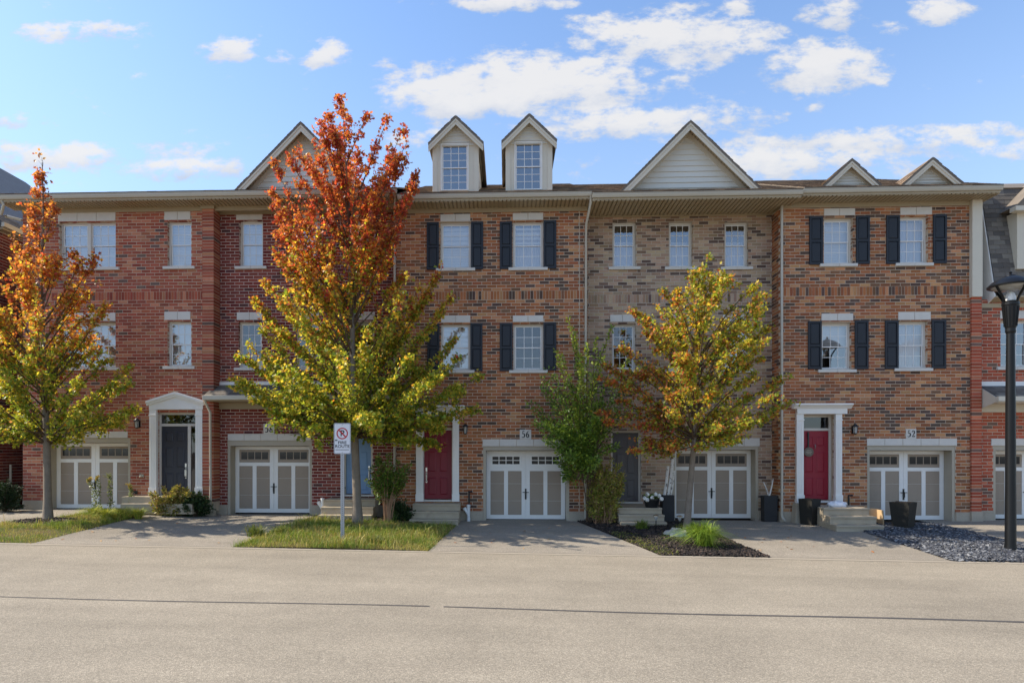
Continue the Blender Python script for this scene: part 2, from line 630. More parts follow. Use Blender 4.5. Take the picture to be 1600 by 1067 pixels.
M['black'] = mat('black_metal', (0.014, 0.014, 0.015), 0.35, 0.1, 4, 40, 0.1, 0.04, spec=0.5)
M['post'] = mat('black_post_paint', (0.005, 0.0055, 0.0065), 0.38, 0.12, 4, 60, 0.1, 0.08, spec=0.3)
M['chrome'] = mat('brushed_nickel', (0.6, 0.6, 0.58), 0.25, 0.05, 4, 40, 0.05, 0.0, metal=1.0)
M['galv'] = mat('galvanised_steel', (0.36, 0.37, 0.38), 0.5, 0.12, 6, 60, 0.15, 0.05, metal=0.35)
M['sign'] = mat('white_sign_face', (0.62, 0.63, 0.66), 0.4, 0.03, 3, 30, 0.02, 0.0)
M['sign_red'] = mat('red_print', (0.42, 0.015, 0.025), 0.45, 0.03, 3, 30, 0.02, 0.0)
M['sign_black'] = mat('black_print', (0.02, 0.02, 0.022), 0.45, 0.03, 3, 30, 0.02, 0.0)
M['pvc'] = mat('white_pvc', (0.74, 0.74, 0.72), 0.4, 0.05, 5, 40, 0.04, 0.0, dirt=((0.45, 0.42, 0.36), 0.6, 0.8, 8))
M['planter'] = mat('charcoal_planter', (0.026, 0.026, 0.027), 0.7, 0.2, 4, 60, 0.15, 0.15, spec=0.35)
M['planter_gloss'] = mat('bronze_planter', (0.024, 0.023, 0.020), 0.6, 0.2, 4, 60, 0.15, 0.08, spec=0.2)
M['soil'] = mat('soil', (0.07, 0.05, 0.035), 0.95, 0.3, 5, 40, 0.3, 0.6, spec=0.1)
M['turf'] = mat('turf_soil', (0.10, 0.095, 0.035), 0.95, 0.35, 2.5, 25, 0.3, 0.8, dirt=((0.13, 0.09, 0.05), 0.52, 0.66, 1.8), spec=0.1)
M['mulch_bed'] = mat('black_mulch_soil', (0.022, 0.018, 0.016), 0.95, 0.3, 5, 40, 0.4, 0.8, spec=0.1)
M['chip'] = mat('loose_chips', None, 0.75, 0.15, 8, 80, 0.2, 0.3, attr=True, spec=0.35)
M['bark'] = mat('grey_bark', (0.20, 0.165, 0.13), 0.9, 0.3, 7, 40, 0.3, 0.9, 28, spec=0.15)
M['twig'] = mat('brown_twig', (0.11, 0.075, 0.05), 0.9, 0.25, 7, 40, 0.2, 0.5, spec=0.15)
M['stem_tan'] = mat('tan_stem_bark', (0.34, 0.20, 0.12), 0.85, 0.25, 9, 50, 0.2, 0.5, spec=0.15)
M['birch'] = mat('white_birch_bark', (0.66, 0.63, 0.58), 0.8, 0.12, 9, 50, 0.1, 0.3, dirt=((0.06, 0.05, 0.045), 0.57, 0.62, 14), spec=0.2)
M['leaf'] = mat_leaf('maple_leaf')
M['leaf_shrub'] = mat_leaf('shrub_leaf', 0.30, 0.4, 0.4)
M['blade'] = mat_leaf('grass_blade', 0.30, 0.5, 0.3)
M['needle'] = mat_leaf('evergreen_needle', 0.1, 0.6, 0.25)
M['petal'] = mat('white_petal', (0.80, 0.79, 0.74), 0.6, 0.06, 9, 60, 0.05, 0.0)
M['rock'] = mat('pale_rock', (0.33, 0.32, 0.30), 0.85, 0.2, 6, 40, 0.2, 0.5, spec=0.2)
M['board'] = mat('pale_plywood', (0.52, 0.36, 0.20), 0.7, 0.12, 5, 60, 0.1, 0.08)
M['bag'] = mat('white_plastic', (0.72, 0.73, 0.78), 0.35, 0.06, 6, 40, 0.04, 0.1)
M['wood_sign'] = mat('grey_wood', (0.16, 0.13, 0.10), 0.8, 0.2, 8, 60, 0.2, 0.2)
M['road'] = mat_road('road_asphalt', (0.272, 0.236, 0.182))
M['drive'] = mat_road('driveway_asphalt', (0.262, 0.23, 0.185))
M['ribbon'] = mat('concrete_ribbon', (0.32, 0.28, 0.222), 0.9, 0.15, 1.5, 50, 0.2, 0.3, dirt=((0.3, 0.26, 0.21), 0.55, 0.8, 1.5), spec=0.2)
M['seam'] = mat('tar_seam', (0.075, 0.069, 0.066), 0.7, 0.2, 4, 60, 0.25, 0.4, spec=0.3)


# ================================================================== houses
def lin(r, g, b, k=1.0):
    f = lambda c: ((c / 255 + 0.055) / 1.055) ** 2.4 if c > 10 else c / 255 / 12.92
    return (f(r) * k, f(g) * k, f(b) * k)


BK = 1.12
PAL = {
    'red': [(44, (147, 81, 65)), (20, (134, 70, 58)), (22, (166, 112, 88)), (6, (98, 80, 75)), (8, (158, 92, 70))],
    'darkred': [(52, (112, 54, 48)), (22, (97, 43, 42)), (16, (127, 68, 57)), (10, (78, 48, 49))],
    'brown': [(34, (150, 97, 66)), (20, (135, 84, 59)), (17, (167, 123, 90)), (14, (84, 68, 62)), (15, (112, 82, 65))],
    'grey': [(48, (160, 139, 120)), (26, (146, 122, 104)), (10, (124, 102, 90)), (16, (96, 80, 74))],
    'orange': [(58, (157, 80, 60)), (24, (144, 69, 53)), (12, (174, 106, 82)), (6, (110, 86, 78))],
}


def pal_color(pal, n):
    ws = np.array([w for w, _ in pal], float)
    idx = rng.choice(len(pal), n, p=ws / ws.sum())
    base = np.array([lin(*c, BK) for _, c in pal])[idx]
    base = base * np.array([1.04, 1.0, .93]) * rng.uniform(0.84, 1.16, (n, 1)) * rng.uniform(0.95, 1.05, (n, 3))
    return np.concatenate([base, np.ones((n, 1))], 1)


HIDE = [(420, 180, 690, 690), (-50, 380, 190, 690), (985, 420, 1200, 690), (845, 540, 975, 820)]   # photo areas behind trees
BL, JT, CH = 0.283, 0.017, 0.100       # brick length, joint, course height


def subtract(pieces, o):
    out = []
    for (a, b, c, d) in pieces:
        if o[1] <= a or o[0] >= b or o[3] <= c or o[2] >= d:
            out.append((a, b, c, d))
            continue
        if o[0] > a:
            out.append((a, o[0], c, d))
        if o[1] < b:
            out.append((o[1], b, c, d))
        a2, b2 = max(a, o[0]), min(b, o[1])
        if o[2] > c:
            out.append((a2, b2, c, o[2]))
        if o[3] < d:
            out.append((a2, b2, o[3], d))
    return [p for p in out if p[1] - p[0] > 0.022 and p[3] - p[2] > 0.018]


class House:
    def __init__(self, label, pal, Y, x0, x1, py_top, mortar='mortar', name='townhouse', px_ref=None):
        self.Y, self.x0, self.x1 = Y, x0, x1
        self.px = px_ref or PX((x0 + x1) / 2, Y)
        self.ztop = Z(py_top, self.px, Y)
        self.zg = zb((x0 + x1) / 2)
        self.root = thing(name, ((x0 + x1) / 2, Y, self.zg), label, 'townhouse', 'brick townhouses in the row')
        self.pal = PAL[pal]
        self.open = []       # holes in the wall
        self.cover = []      # places bricks leave free but the wall does not
        self.mortar = mortar
        self.soldier = []

    def r(self, a, b, c, d, Y=None):
        Y = Y or self.Y
        pm = (a + c) / 2
        return X(a, Y), X(c, Y), Z(d, pm, Y), Z(b, pm, Y)

    # ---- openings
    def window(self, px, blind='full', cols=3, rows=2, glass='glass', lintel=None, sill=True, depth=0.10, pair=False):
        x0, x1, z0, z1 = self.r(*px)
        self.open.append((x0, x1, z0, z1))
        self.make_window(x0, x1, z0, z1, self.Y + depth, blind, cols, rows, glass)
        if lintel:
            self.stones(lintel[:4], lintel[4])
        if sill:
            s = 0.13
            n = 3 if x1 - x0 > 1.3 else 2
            w = (x1 - x0 + 2 * s) / n
            for k in range(n):
                a = x0 - s + k * w
                m = MB()
                m.prism_x([(self.Y - 0.075, z0 - 0.10), (self.Y + depth + .02, z0 - 0.10), (self.Y + depth + .02, z0 + 0.006), (self.Y - 0.075, z0 - 0.012)],
                          a + (0.003 if k else 0), a + w - (0.003 if k < n - 1 else 0))
                m.build('sill_stone', M['stone'], self.root, bevel=0.006)
            self.cover.append((x0 - s, x1 + s, z0 - 0.10, z0))

    def make_window(self, x0, x1, z0, z1, Yf, blind, cols, rows, glass, frame='frame', fw=0.055):
        f = MB()
        f.box(x0 - .004, x1 + .004, Yf, Yf + .09, z1 - fw, z1 + .004)
        f.box(x0 - .004, x1 + .004, Yf, Yf + .09, z0 - .004, z0 + fw * .8)
        f.box(x0 - .004, x0 + fw, Yf + .002, Yf + .088, z0 + fw * .8, z1 - fw)
        f.box(x1 - fw, x1 + .004, Yf + .002, Yf + .088, z0 + fw * .8, z1 - fw)
        win = f.build('window', M[frame], self.root)
        a, b, c, d = x0 + fw, x1 - fw, z0 + fw * .8, z1 - fw
        mid = (c + d) / 2
        self.sashes(win, a, b, c, d, mid, Yf, cols, rows, glass)
        Yb = Yf + 0.20
        if blind in ('full', 'lower', 'upper', 'zebra'):
            ct = d if blind != 'lower' else c + (d - c) * 0.66
            cb = c if blind != 'upper' else mid + 0.06
            m = MB()
            z = ct
            pitch = 0.05
            while z > cb + 1e-6:
                z2 = max(cb, z - pitch)
                m.add([(a - .04, Yb, z2 - .004), (b + .04, Yb, z2 - .004), (b + .04, Yb + .022, z), (a - .04, Yb + .022, z)], [(0, 1, 2, 3)])
                z -= pitch
            m.build('blind', M['blind'], win)
        if blind in ('zebra', 'band'):
            m = MB()
            top, bot = (d, c) if blind == 'zebra' else (d, mid)
            for k in range(7):
                zz = top - 0.06 - k * 0.15
                if zz - .07 > mid - .02:
                    m.box(a - .04, b + .04, Yb - .03, Yb - .025, zz - .075, zz)
            m.build('shade_band', M['blind'], win)
        if blind in ('curtain', 'band', 'half'):
            ct = d - (0.02 if blind != 'half' else (d - c) * 0.36)
            m = MB()
            n = 40
            for k in range(n):
                xa, xb = a - .04 + (b - a + .08) * k / n, a - .04 + (b - a + .08) * (k + 1) / n
                ya, yb = Yb + .05 + .02 * math.sin(k * 1.9), Yb + .05 + .02 * math.sin((k + 1) * 1.9)
                m.add([(xa, ya, c - .02), (xb, yb, c - .02), (xb, yb, ct), (xa, ya, ct)], [(0, 1, 2, 3)])
            m.build('curtain', M['curtain'], win, smooth=True)
        return win

    def sashes(self, win, a, b, c, d, mid, Yf, cols, rows, glass):
        for (q0, q1, yo) in ((mid - .02, d, .03), (c, mid + .02, .055)):
            s = MB()
            w = .032
            y0, y1 = Yf + yo, Yf + yo + .022
            s.box(a, b, y0, y1, q1 - w, q1)
            s.box(a, b, y0, y1, q0, q0 + w)
            s.box(a, a + w, y0 + .001, y1 - .001, q0 + w, q1 - w)
            s.box(b - w, b, y0 + .001, y1 - .001, q0 + w, q1 - w)
            s.build('sash', M['muntin'], win)
            g = MB()
            g.add([(a + w, y0 + .008, q0 + w), (b - w, y0 + .008, q0 + w), (b - w, y0 + .008, q1 - w), (a + w, y0 + .008, q1 - w)], [(0, 1, 2, 3)])
            g.build('pane', M[glass], win)
            m = MB()
            t = .009
            for k in range(1, cols):
                xx = a + w + (b - a - 2 * w) * k / cols
                m.box(xx - t, xx + t, y0 + .002, y0 + .005, q0 + w, q1 - w)
            for k in range(1, rows):
                zz = q0 + w + (q1 - q0 - 2 * w) * k / rows
                m.box(a + w, b - w, y0 + .0015, y0 + .0055, zz - t, zz + t)
            m.build('muntin', M['muntin'], win)

    def double_window(self, px, blind, lintel=None):
        x0, x1, z0, z1 = self.r(*px)
        self.open.append((x0, x1, z0, z1))
        mid = (x0 + x1) / 2
        for (a, b) in ((x0, mid - .012), (mid + .012, x1)):
            self.make_window(a, b, z0, z1, self.Y + .10, blind, 3, 2, 'glass')
        m = MB()
        m.box(mid - .05, mid + .05, self.Y + .085, self.Y + .10, z0, z1)
        m.build('mullion', M['frame'], self.root)
        if lintel:
            self.stones(lintel[:4], lintel[4])
        w = (x1 - x0 + .26) / 3
        for k in range(3):
            a = x0 - .13 + k * w
            m = MB()
            m.prism_x([(self.Y - 0.075, z0 - 0.10), (self.Y + .12, z0 - 0.10), (self.Y + .12, z0 + 0.006), (self.Y - 0.075, z0 - 0.012)],
                      a + (0.003 if k else 0), a + w - (0.003 if k < 2 else 0))
            m.build('sill_stone', M['stone'], self.root, bevel=0.006)
        self.cover.append((x0 - .13, x1 + .13, z0 - .1, z0))

    def stones(self, px, n):
        x0, x1, z0, z1 = self.r(*px)
        w = (x1 - x0) / n
        for k in range(n):
            m = MB()
            m.box(x0 + k * w + .007, x0 + (k + 1) * w - .007, self.Y - .022, self.Y + .1, z0, z1)
            m.build('lintel_stone', M['stone'], self.root, bevel=0.005)
        self.cover.append((x0, x1, z0, z1))

    def shutter(self, px):
        x0, x1, z0, z1 = self.r(*px)
        y = self.Y - .012
        m = MB()
        w = .055
        mid = z0 + (z1 - z0) * 0.49
        m.box(x0, x1, y - .012, y, z0, z1)
        for (a, b, c, d) in ((x0, x0 + w, z0, z1), (x1 - w, x1, z0, z1)):
            m.box(a, b, y - .035, y - .012, c, d)
        for (c, d) in ((z0, z0 + w * 1.3), (mid - w * .6, mid + w * .6), (z1 - w * 1.1, z1)):
            m.box(x0 + w, x1 - w, y - .034, y - .012, c, d)
        s = m.build('shutter', M['shutter'], self.root)
        for (c, d) in ((z0 + w * 1.3, mid - w * .6), (mid + w * .6, z1 - w * 1.1)):
            g = .012
            p = MB()
            xa, xb = x0 + w + g, x1 - w - g
            k = .022
            p.add([(xa, y - .0125, c + g), (xb, y - .0125, c + g), (xb, y - .0125, d - g), (xa, y - .0125, d - g),
                   (xa + k, y - .031, c + g + k), (xb - k, y - .031, c + g + k), (xb - k, y - .031, d - g - k), (xa + k, y - .031, d - g - k)],
                  [(0, 1, 5, 4), (1, 2, 6, 5), (2, 3, 7, 6), (3, 0, 4, 7), (4, 5, 6, 7)])
            p.build('shutter_panel', M['shutter'], s)

    # ---- ground floor
    def garage(self, px, lintel, n=5, lites=(4, 1), depth=0.40, jamb=0.09, xvis=None):
        """px: full door rect (with hidden side) measured at the door's plane"""
        Yd = self.Y + depth
        x0, x1, z0, z1 = self.r(*px, Y=Yd)
        z0 = self.zg_at((x0 + x1) / 2)
        ox0, ox1, oz1 = x0 - jamb, x1 + jamb, Z(lintel[3], (lintel[0] + lintel[2]) / 2, self.Y)
        self.open.append((ox0, ox1, self.zlow - .3, oz1))
        self.stones(lintel, n)
        j = MB()
        for (a, b) in ((ox0 - .006, x0 - .004), (x1 + .004, ox1 + .006)):
            j.box(a, b, self.Y + .015, Yd + .02, z0 - .05, oz1 - .001)
        j.box(x0 - .004, x1 + .004, self.Y + .015, Yd + .02, z1 + .012, oz1 + .004)
        j.build('garage_jamb', M['beige'], self.root)
        W_ = x1 - x0
        H_ = z1 - z0
        d = MB()
        d.box(x0, x1, Yd, Yd + .06, z0 + .012, z1)
        door = d.build('garage_door', M['white'], self.root)
        sw = W_ * 0.052          # stile width
        top = z1 - H_ * 0.255    # underside of the window row's rail
        rail = H_ * 0.04
        bot = H_ * 0.065
        half = W_ / 2
        fr = MB()
        yf = Yd - .022
        for s in (0, 1):
            a = x0 + s * half
            b = a + half
            fr.box(a + .003, a + sw, yf, Yd, z0 + .015, z1 - .002)
            fr.box(b - sw, b - .003, yf, Yd, z0 + .015, z1 - .002)
            fr.box(a + sw, b - sw, yf + .001, Yd, z0 + .015, z0 + bot)
            fr.box(a + sw, b - sw, yf + .001, Yd, top - rail, top + rail * .3)
            fr.box(a + sw, b - sw, yf + .001, Yd, z1 - H_ * .05, z1 - .002)
            mx = (a + b) / 2
            fr.box(mx - sw * .48, mx + sw * .48, yf + .001, Yd, z0 + bot, top - rail)
        fr.build('door_frame', M['white'], door)
        for s in (0, 1):
            a = x0 + s * half
            b = a + half
            mx = (a + b) / 2
            for (pa, pb) in ((a + sw, mx - sw * .48), (mx + sw * .48, b - sw)):
                zs = [z0 + bot, z0 + H_ * .27, z0 + H_ * .52, top - rail]
                for c, e in zip(zs, zs[1:]):
                    p = MB()
                    p.box(pa + .001, pb - .001, Yd - .009, Yd - .001, c + .003, e - .003)
                    p.build('door_panel', M['panel'], door)
            # window row
            wa, wb, wc, wd = a + sw, b - sw, top + rail * .3, z1 - H_ * .05
            fm = self.lite_frame
            g = MB()
            g.box(wa + .002, wb - .002, Yd - .012, Yd - .001, wc + .002, wd - .002)
            g.build('window_surround', M[fm], door)
            la, lb, lc, ld = wa + .05, wb - .05, wc + (wd - wc) * .22, wd - (wd - wc) * .16
            cx, cz = lites
            for i in range(cx):
                for k in range(cz):
                    e = MB()
                    xa, xb = la + (lb - la) * i / cx + .014, la + (lb - la) * (i + 1) / cx - .014
                    za, zz = lc + (ld - lc) * k / cz + .012, lc + (ld - lc) * (k + 1) / cz - .012
                    e.box(xa, xb, Yd - .0145, Yd - .0125, za, zz)
                    e.build('garage_pane', M['lite'], door)
        h = MB()
        hx, hz = x0 + half, z0 + H_ * .37
        h.box(hx - .025, hx + .025, yf - .012, yf, hz - .17, hz + .17)
        h.tube([(hx, yf - .012, hz + .09), (hx, yf - .06, hz + .07), (hx, yf - .06, hz - .09), (hx, yf - .012, hz - .11)], .013, 6)
        h.box(hx - .10, hx + .10, yf - .03, yf - .012, hz + .045, hz + .065)
        h.build('garage_handle', M['black'], door)
        s = MB()
        s.box(x0 + .01, x1 - .01, Yd - .012, Yd + .05, z0 - .004, z0 + .012)
        s.build('door_seal', M['black'], door)
        return door

    def zg_at(self, x):
        return zb(x) + 0.012

    def entry(self, px, m, transom=None, depth=.14, sidelight=None, handle='right', knocker=False):
        Yd = self.Y + depth
        x0, x1, z0, z1 = self.r(*px, Y=Yd)
        zt = z1 if transom is None else Z(transom[0], px[0], Yd)
        fw = .07
        rx = x1 if sidelight is None else X(sidelight, Yd)
        self.open.append((x0 - fw, rx + fw, z0 - .02, zt + fw))
        d = MB()
        d.box(x0, x1, Yd, Yd + .045, z0, z1)
        door = d.build('door', M[m], self.root)
        w, h = x1 - x0, z1 - z0
        for (c, e) in ((.05, .32), (.39, .70), (.77, .92)):
            for (a, b) in ((.13, .45), (.55, .87)):
                xa, xb, za, zb2 = x0 + a * w, x0 + b * w, z0 + c * h, z0 + e * h
                p = MB()
                k = .03
                # moulded groove round a raised field
                p.box(xa, xb, Yd - .006, Yd - .0005, za, za + .014)
                p.box(xa, xb, Yd - .006, Yd - .0005, zb2 - .014, zb2)
                p.box(xa, xa + .014, Yd - .0061, Yd - .0005, za + .014, zb2 - .014)
                p.box(xb - .014, xb, Yd - .0061, Yd - .0005, za + .014, zb2 - .014)
                p.add([(xa + .02, Yd - .0006, za + .02), (xb - .02, Yd - .0006, za + .02), (xb - .02, Yd - .0006, zb2 - .02), (xa + .02, Yd - .0006, zb2 - .02),
                       (xa + k + .02, Yd - .012, za + k + .02), (xb - k - .02, Yd - .012, za + k + .02), (xb - k - .02, Yd - .012, zb2 - k - .02),
                       (xa + k + .02, Yd - .012, zb2 - k - .02)],
                      [(0, 1, 5, 4), (1, 2, 6, 5), (2, 3, 7, 6), (3, 0, 4, 7), (4, 5, 6, 7)])
                p.build('door_panel', M[m], door)
        if handle:
            hx = x0 + w * (.92 if handle == 'right' else .08)
            hh = MB()
            hh.box(hx - .025, hx + .025, Yd - .02, Yd, z0 + h * .40, z0 + h * .455)
            hh.tube([(hx, Yd - .01, z0 + h * .375), (hx, Yd - .07, z0 + h * .36), (hx, Yd - .07, z0 + h * .27), (hx, Yd - .01, z0 + h * .25)], .014, 8)
            hh.box(hx - .022, hx + .022, Yd - .012, Yd, z0 + h * .235, z0 + h * .385)
            hh.build('door_handle', M['chrome'], door)
        if knocker:
            kx = (x0 + x1) / 2
            kk = MB()
            kk.tube([(kx, Yd - .012, z0 + h * .80), (kx, Yd - .045, z0 + h * .775), (kx, Yd - .02, z0 + h * .74)], .013, 8)
            kk.build('door_knocker', M['chrome'], door)
        f = MB()
        y0, y1 = Yd - .035, Yd + .06
        f.box(x0 - fw, x0 - .003, y0, y1, z0 - .02, zt + fw)
        f.box(rx + .003, rx + fw, y0, y1, z0 - .02, zt + fw)
        f.box(x0 - .003, rx + .003, y0 + .002, y1, zt, zt + fw)
        if transom is not None:
            tb = Z(transom[1], px[0], Yd)
            f.box(x0 - .003, rx + .003, y0 + .002, y1, z1 + .003, tb)
        if sidelight is not None:
            f.box(x1 + .003, x1 + .10, y0 + .003, y1, z0, z1 + .003)
        f.build('door_jamb', M['frame'], self.root)
        if transom is not None:
            g = MB()
            g.add([(x0, Yd, tb), (rx, Yd, tb), (rx, Yd, zt), (x0, Yd, zt)], [(0, 1, 2, 3)])
            g.build('transom_pane', M['glass_dark'], self.root)
        if sidelight is not None:
            g = MB()
            g.add([(x1 + .10, Yd, z0), (rx, Yd, z0), (rx, Yd, z1), (x1 + .10, Yd, z1)], [(0, 1, 2, 3)])
            g.build('sidelight_pane', M['glass_dark'], self.root)
        s = MB()
        s.box(x0 - .12, rx + .12, self.Y - .07, Yd + .05, z0 - .075, z0 - .021)
        s.build('door_sill', M['stone'], self.root, bevel=.006)
        return door, (x0, rx, z0, zt)

    def surround(self, colL, colR, py_top, py_bot, kind, ent):
        """columns as photo column ranges; ent = (px0,py0,px1,py1[,apex])"""
        Y = self.Y
        for (a, b) in (colL, colR):
            x0, x1 = X(a, Y - .1), X(b, Y - .1)
            z0, z1 = Z(py_bot, a, Y), Z(py_top, a, Y)
            c = MB()
            c.box(x0, x1, Y - .10, Y + .03, z0, z1)
            c.box(x0 - .015, x1 + .015, Y - .125, Y + .03, z0 - .001, z0 + .24)
            c.box(x0 - .012, x1 + .012, Y - .12, Y + .03, z1 - .20, z1 - .16)
            for k in range(3):
                t = (k + 1) / 4
                xx = x0 + (x1 - x0) * t
                c.box(xx - .014, xx + .014, Y - .108, Y - .10, z0 + .3, z1 - .27)
            c.build('column', M['white'], self.root, bevel=.004)
        x0, x1 = X(ent[0], Y - .15), X(ent[2], Y - .15)
        zt, zb_ = Z(ent[1], ent[0], Y), Z(ent[3], ent[0], Y)
        m = MB()
        if kind == 'flat':
            h = zt - zb_
            m.box(x0 + .12, x1 - .12, Y - .13, Y + .03, zb_, zb_ + h * .5)
            prof = [(Y - .13, zb_ + h * .5), (Y + .03, zb_ + h * .5), (Y + .03, zt), (Y - .26, zt), (Y - .26, zt - h * .16), (Y - .2, zt - h * .24)]
            m.prism_x(prof, x0, x1)
            m.build('entablature', M['white'], self.root, bevel=.004)
        else:
            zm = Z(ent[4], ent[0], Y)      # where the slope starts
            xm = (x0 + x1) / 2
            m.box(x0 + .06, x1 - .06, Y - .12, Y + .03, zb_, zm - .02)
            m.prism_y([(x0 + .06, zm - .02), (x1 - .06, zm - .02), (xm, zt - .1)], Y - .11, Y + .03)
            # raking mouldings
            for s in (-1, 1):
                xe = x0 if s < 0 else x1
                for (o0, o1, yy) in ((0, .075, .22), (.075, .15, .17)):
                    q = [(xe, zm - o0), (xm, zt - o0), (xm, zt - o1), (xe, zm - o1)]
                    if s > 0:
                        q = q[::-1]
                    m.prism_y(q[::-1], Y - yy, Y + .03)
            m.build('pediment', M['white'], self.root)

    def plaque(self, digits, px):
        x0, x1, z0, z1 = self.r(*px)
        m = MB()
        m.box(x0, x1, self.Y - .025, self.Y + .03, z0 + .003, z1)
        p = m.build('number_plaque', M['stone'], self.root, bevel=.004)
        self.cover.append((x0, x1, z0, z1))
        h = (z1 - z0) * .66
        w = h * .60
        tot = w * len(digits) + .012
        g = MB()
        for k, ch in enumerate(digits):
            digit(g, ch, (x0 + x1) / 2 - tot / 2 + k * (w + .012), self.Y - .0285, (z0 + z1) / 2 - h / 2, w, h)
        g.build('number', M['sign_black'], p)

    def wall_lamp(self, px, py):
        x, z, y = X(px, self.Y - .12), Z(py, px, self.Y - .12), self.Y - .13
        m = MB()
        m.box(x - .05, x + .05, self.Y - .03, self.Y - .008, z - .12, z + .12)
        m.tube([(x, self.Y - .03, z + .06), (x, y + .02, z + .19), (x, y, z + .17)], .011, 6)
        m.lathe(x, y, [(.02, z + .18), (.10, z + .10), (.105, z + .085), (.07, z + .08)], 8)
        m.lathe(x, y, [(.055, z - .13), (.06, z - .115), (.02, z - .15)], 8)
        for k in range(4):
            t = math.pi / 4 + k * math.pi / 2
            m.tube([(x + .05 * math.cos(t), y + .05 * math.sin(t), z - .12), (x + .072 * math.cos(t), y + .072 * math.sin(t), z + .085)], .007, 5)
        w = m.build('wall_lamp', M['black'], self.root)
        g = MB()
        g.lathe(x, y, [(.046, z - .115), (.062, z + .08)], 8)
        g.build('lamp_glass', M['lampglass'], w)

    def downspout(self, pts, r=.038):
        m = MB()
        m.tube(pts, r, 8)
        m.build('downspout', M['gutter'], self.root, smooth=True)

    # ---- eave, roof
    def eave(self, x0, x1, yF, py_g, px_g, frieze=.16, gut=.125, over=None, ends=(True, True), ridge_slope=.447, wall_x=None):
        zt = Z(py_g, px_g, yF)
        self.zeave = zt
        g = MB()
        prof = [(yF, zt), (yF, zt - .02), (yF + .014, zt - .03), (yF + .014, zt - .06), (yF + .04, zt - gut), (yF + .12, zt - gut), (yF + .12, zt - .01), (yF + .108, zt - .01),
                (yF + .108, zt - gut + .012), (yF + .05, zt - gut + .012), (yF + .014, zt - .012)]
        g.prism_x(prof, x0, x1)
        g.build('gutter', M['gutter'], self.root)
        f = MB()
        f.box(x0 + .01, x1 - .01, yF + .122, yF + .14, zt - .17, zt - .005)
        f.build('fascia', M['gutter'], self.root)
        # ribbed soffit
        zs = zt - .165
        s = MB()
        n = int((x1 - x0) / .125)
        w = (x1 - x0) / n
        for k in range(n):
            a = x0 + k * w
            s.box(a + .017, a + w - .017, yF + .141, self.Y + .05, zs - .034, zs - .0005)
        s.box(x0, x1, yF + .1405, self.Y + .06, zs + .0, zs + .02)
        s.build('soffit', M['soffit'], self.root, kind='stuff')
        wx = wall_x or (self.x0, self.x1)
        fr = MB()
        fr.box(wx[0], wx[1], self.Y - .045, self.Y + .05, zs - frieze, zs - .0085)
        fr.build('frieze_board', M['soffit'], self.root)
        self.zs = zs
        self.ztop = zs - frieze + .02
        # main roof
        yR = 26.0
        zr_ = zt + .02 + (yR - yF) * ridge_slope
        m = MB()
        yB = 33.0
        zB = zr_ - (yB - yR) * ridge_slope
        m.prism_x([(yF - .0, zt + .012), (yF + .0, zt - .004), (yR, zr_ - .08), (yB, zB - .08), (yB, zB), (yR, zr_)][::-1], x0 + .01, x1 - .01)
        m.prism_x([(self.Y + .1, zs + .2), (yR, zs + .2), (yR, zr_ - .15)][::-1], x0 + .3, x0 + .4)
        m.prism_x([(self.Y + .1, zs + .2), (yR, zs + .2), (yR, zr_ - .15)][::-1], x1 - .4, x1 - .3)
        roof = m.build('roof', M['roof'], self.root)
        th = math.atan(ridge_slope)
        shingles(roof, Vector((x0 + .02, yF - .01, zt + .012)), Vector((1, 0, 0)), Vector((0, math.cos(th), math.sin(th))), x1 - x0 - .04,
                 (yR - yF) / math.cos(th), 'brown', stuff=True)
        return zt

    def gable(self, apex, half, py_base, Yr, rec, Yb, fw=.145, siding=True, th=.055, frame=.14, name='gable', parent=None, boards=.17, stop=None, drop=.25):
        """a front gable with rake boards, soffit and siding; apex (px,py) at the rake plane"""
        xa, za = X(apex[0], Yr), Z(apex[1], apex[0], Yr)
        xl, xr = X(apex[0] - half, Yr), X(apex[0] + half, Yr)
        zb_ = Z(py_base, apex[0], Yr)
        hw = (xr - xl) / 2
        sl = (za - zb_) / hw
        ln = math.hypot(1, sl)
        nrm = lambda s: Vector((s * sl / ln, 0, 1 / ln))
        e = MB()
        for s in (-1, 1):
            p0, p1 = (xa + s * hw, zb_), (xa, za)
            q = [p0, p1, (xa, za - th * ln), (xa + s * hw, zb_ - th * ln * .9)]
            if s > 0:
                q = q[::-1]
            e.prism_y(q[::-1], Yr - .03, Yb)
        g = e.build(name, M['roof'], self.root)
        for s in (-1, 1):
            u = Vector((0, 1, 0))
            v = Vector((-s, 0, sl)).normalized()
            n = Vector((s * sl, 0, 1)).normalized()
            shingles(g, Vector((xa + s * hw, Yr - .035, zb_)) + n * .004, u, v, Yb - Yr, hw * ln, 'brown', stuff=True, nrm=n)
        o1 = th * ln
        rk = MB()
        for s in (-1, 1):
            q = [(xa + s * hw, zb_ - o1 * .9), (xa, za - o1), (xa, za - o1 - fw * ln), (xa + s * hw * .995, zb_ - o1 - fw * ln * .98)]
            if s > 0:
                q = q[::-1]
            rk.prism_y(q[::-1], Yr, Yr + .03)
            o2 = .05
            q = [(xa + s * hw, zb_ - o1 * .9), (xa, za - o1), (xa, za - o1 - o2 * ln), (xa + s * hw, zb_ - o1 - o2 * ln)]
            if s > 0:
                q = q[::-1]
            rk.prism_y(q[::-1], Yr - .02, Yr)
        rk.build('rake_board', M['cream'], g)
        sf = MB()
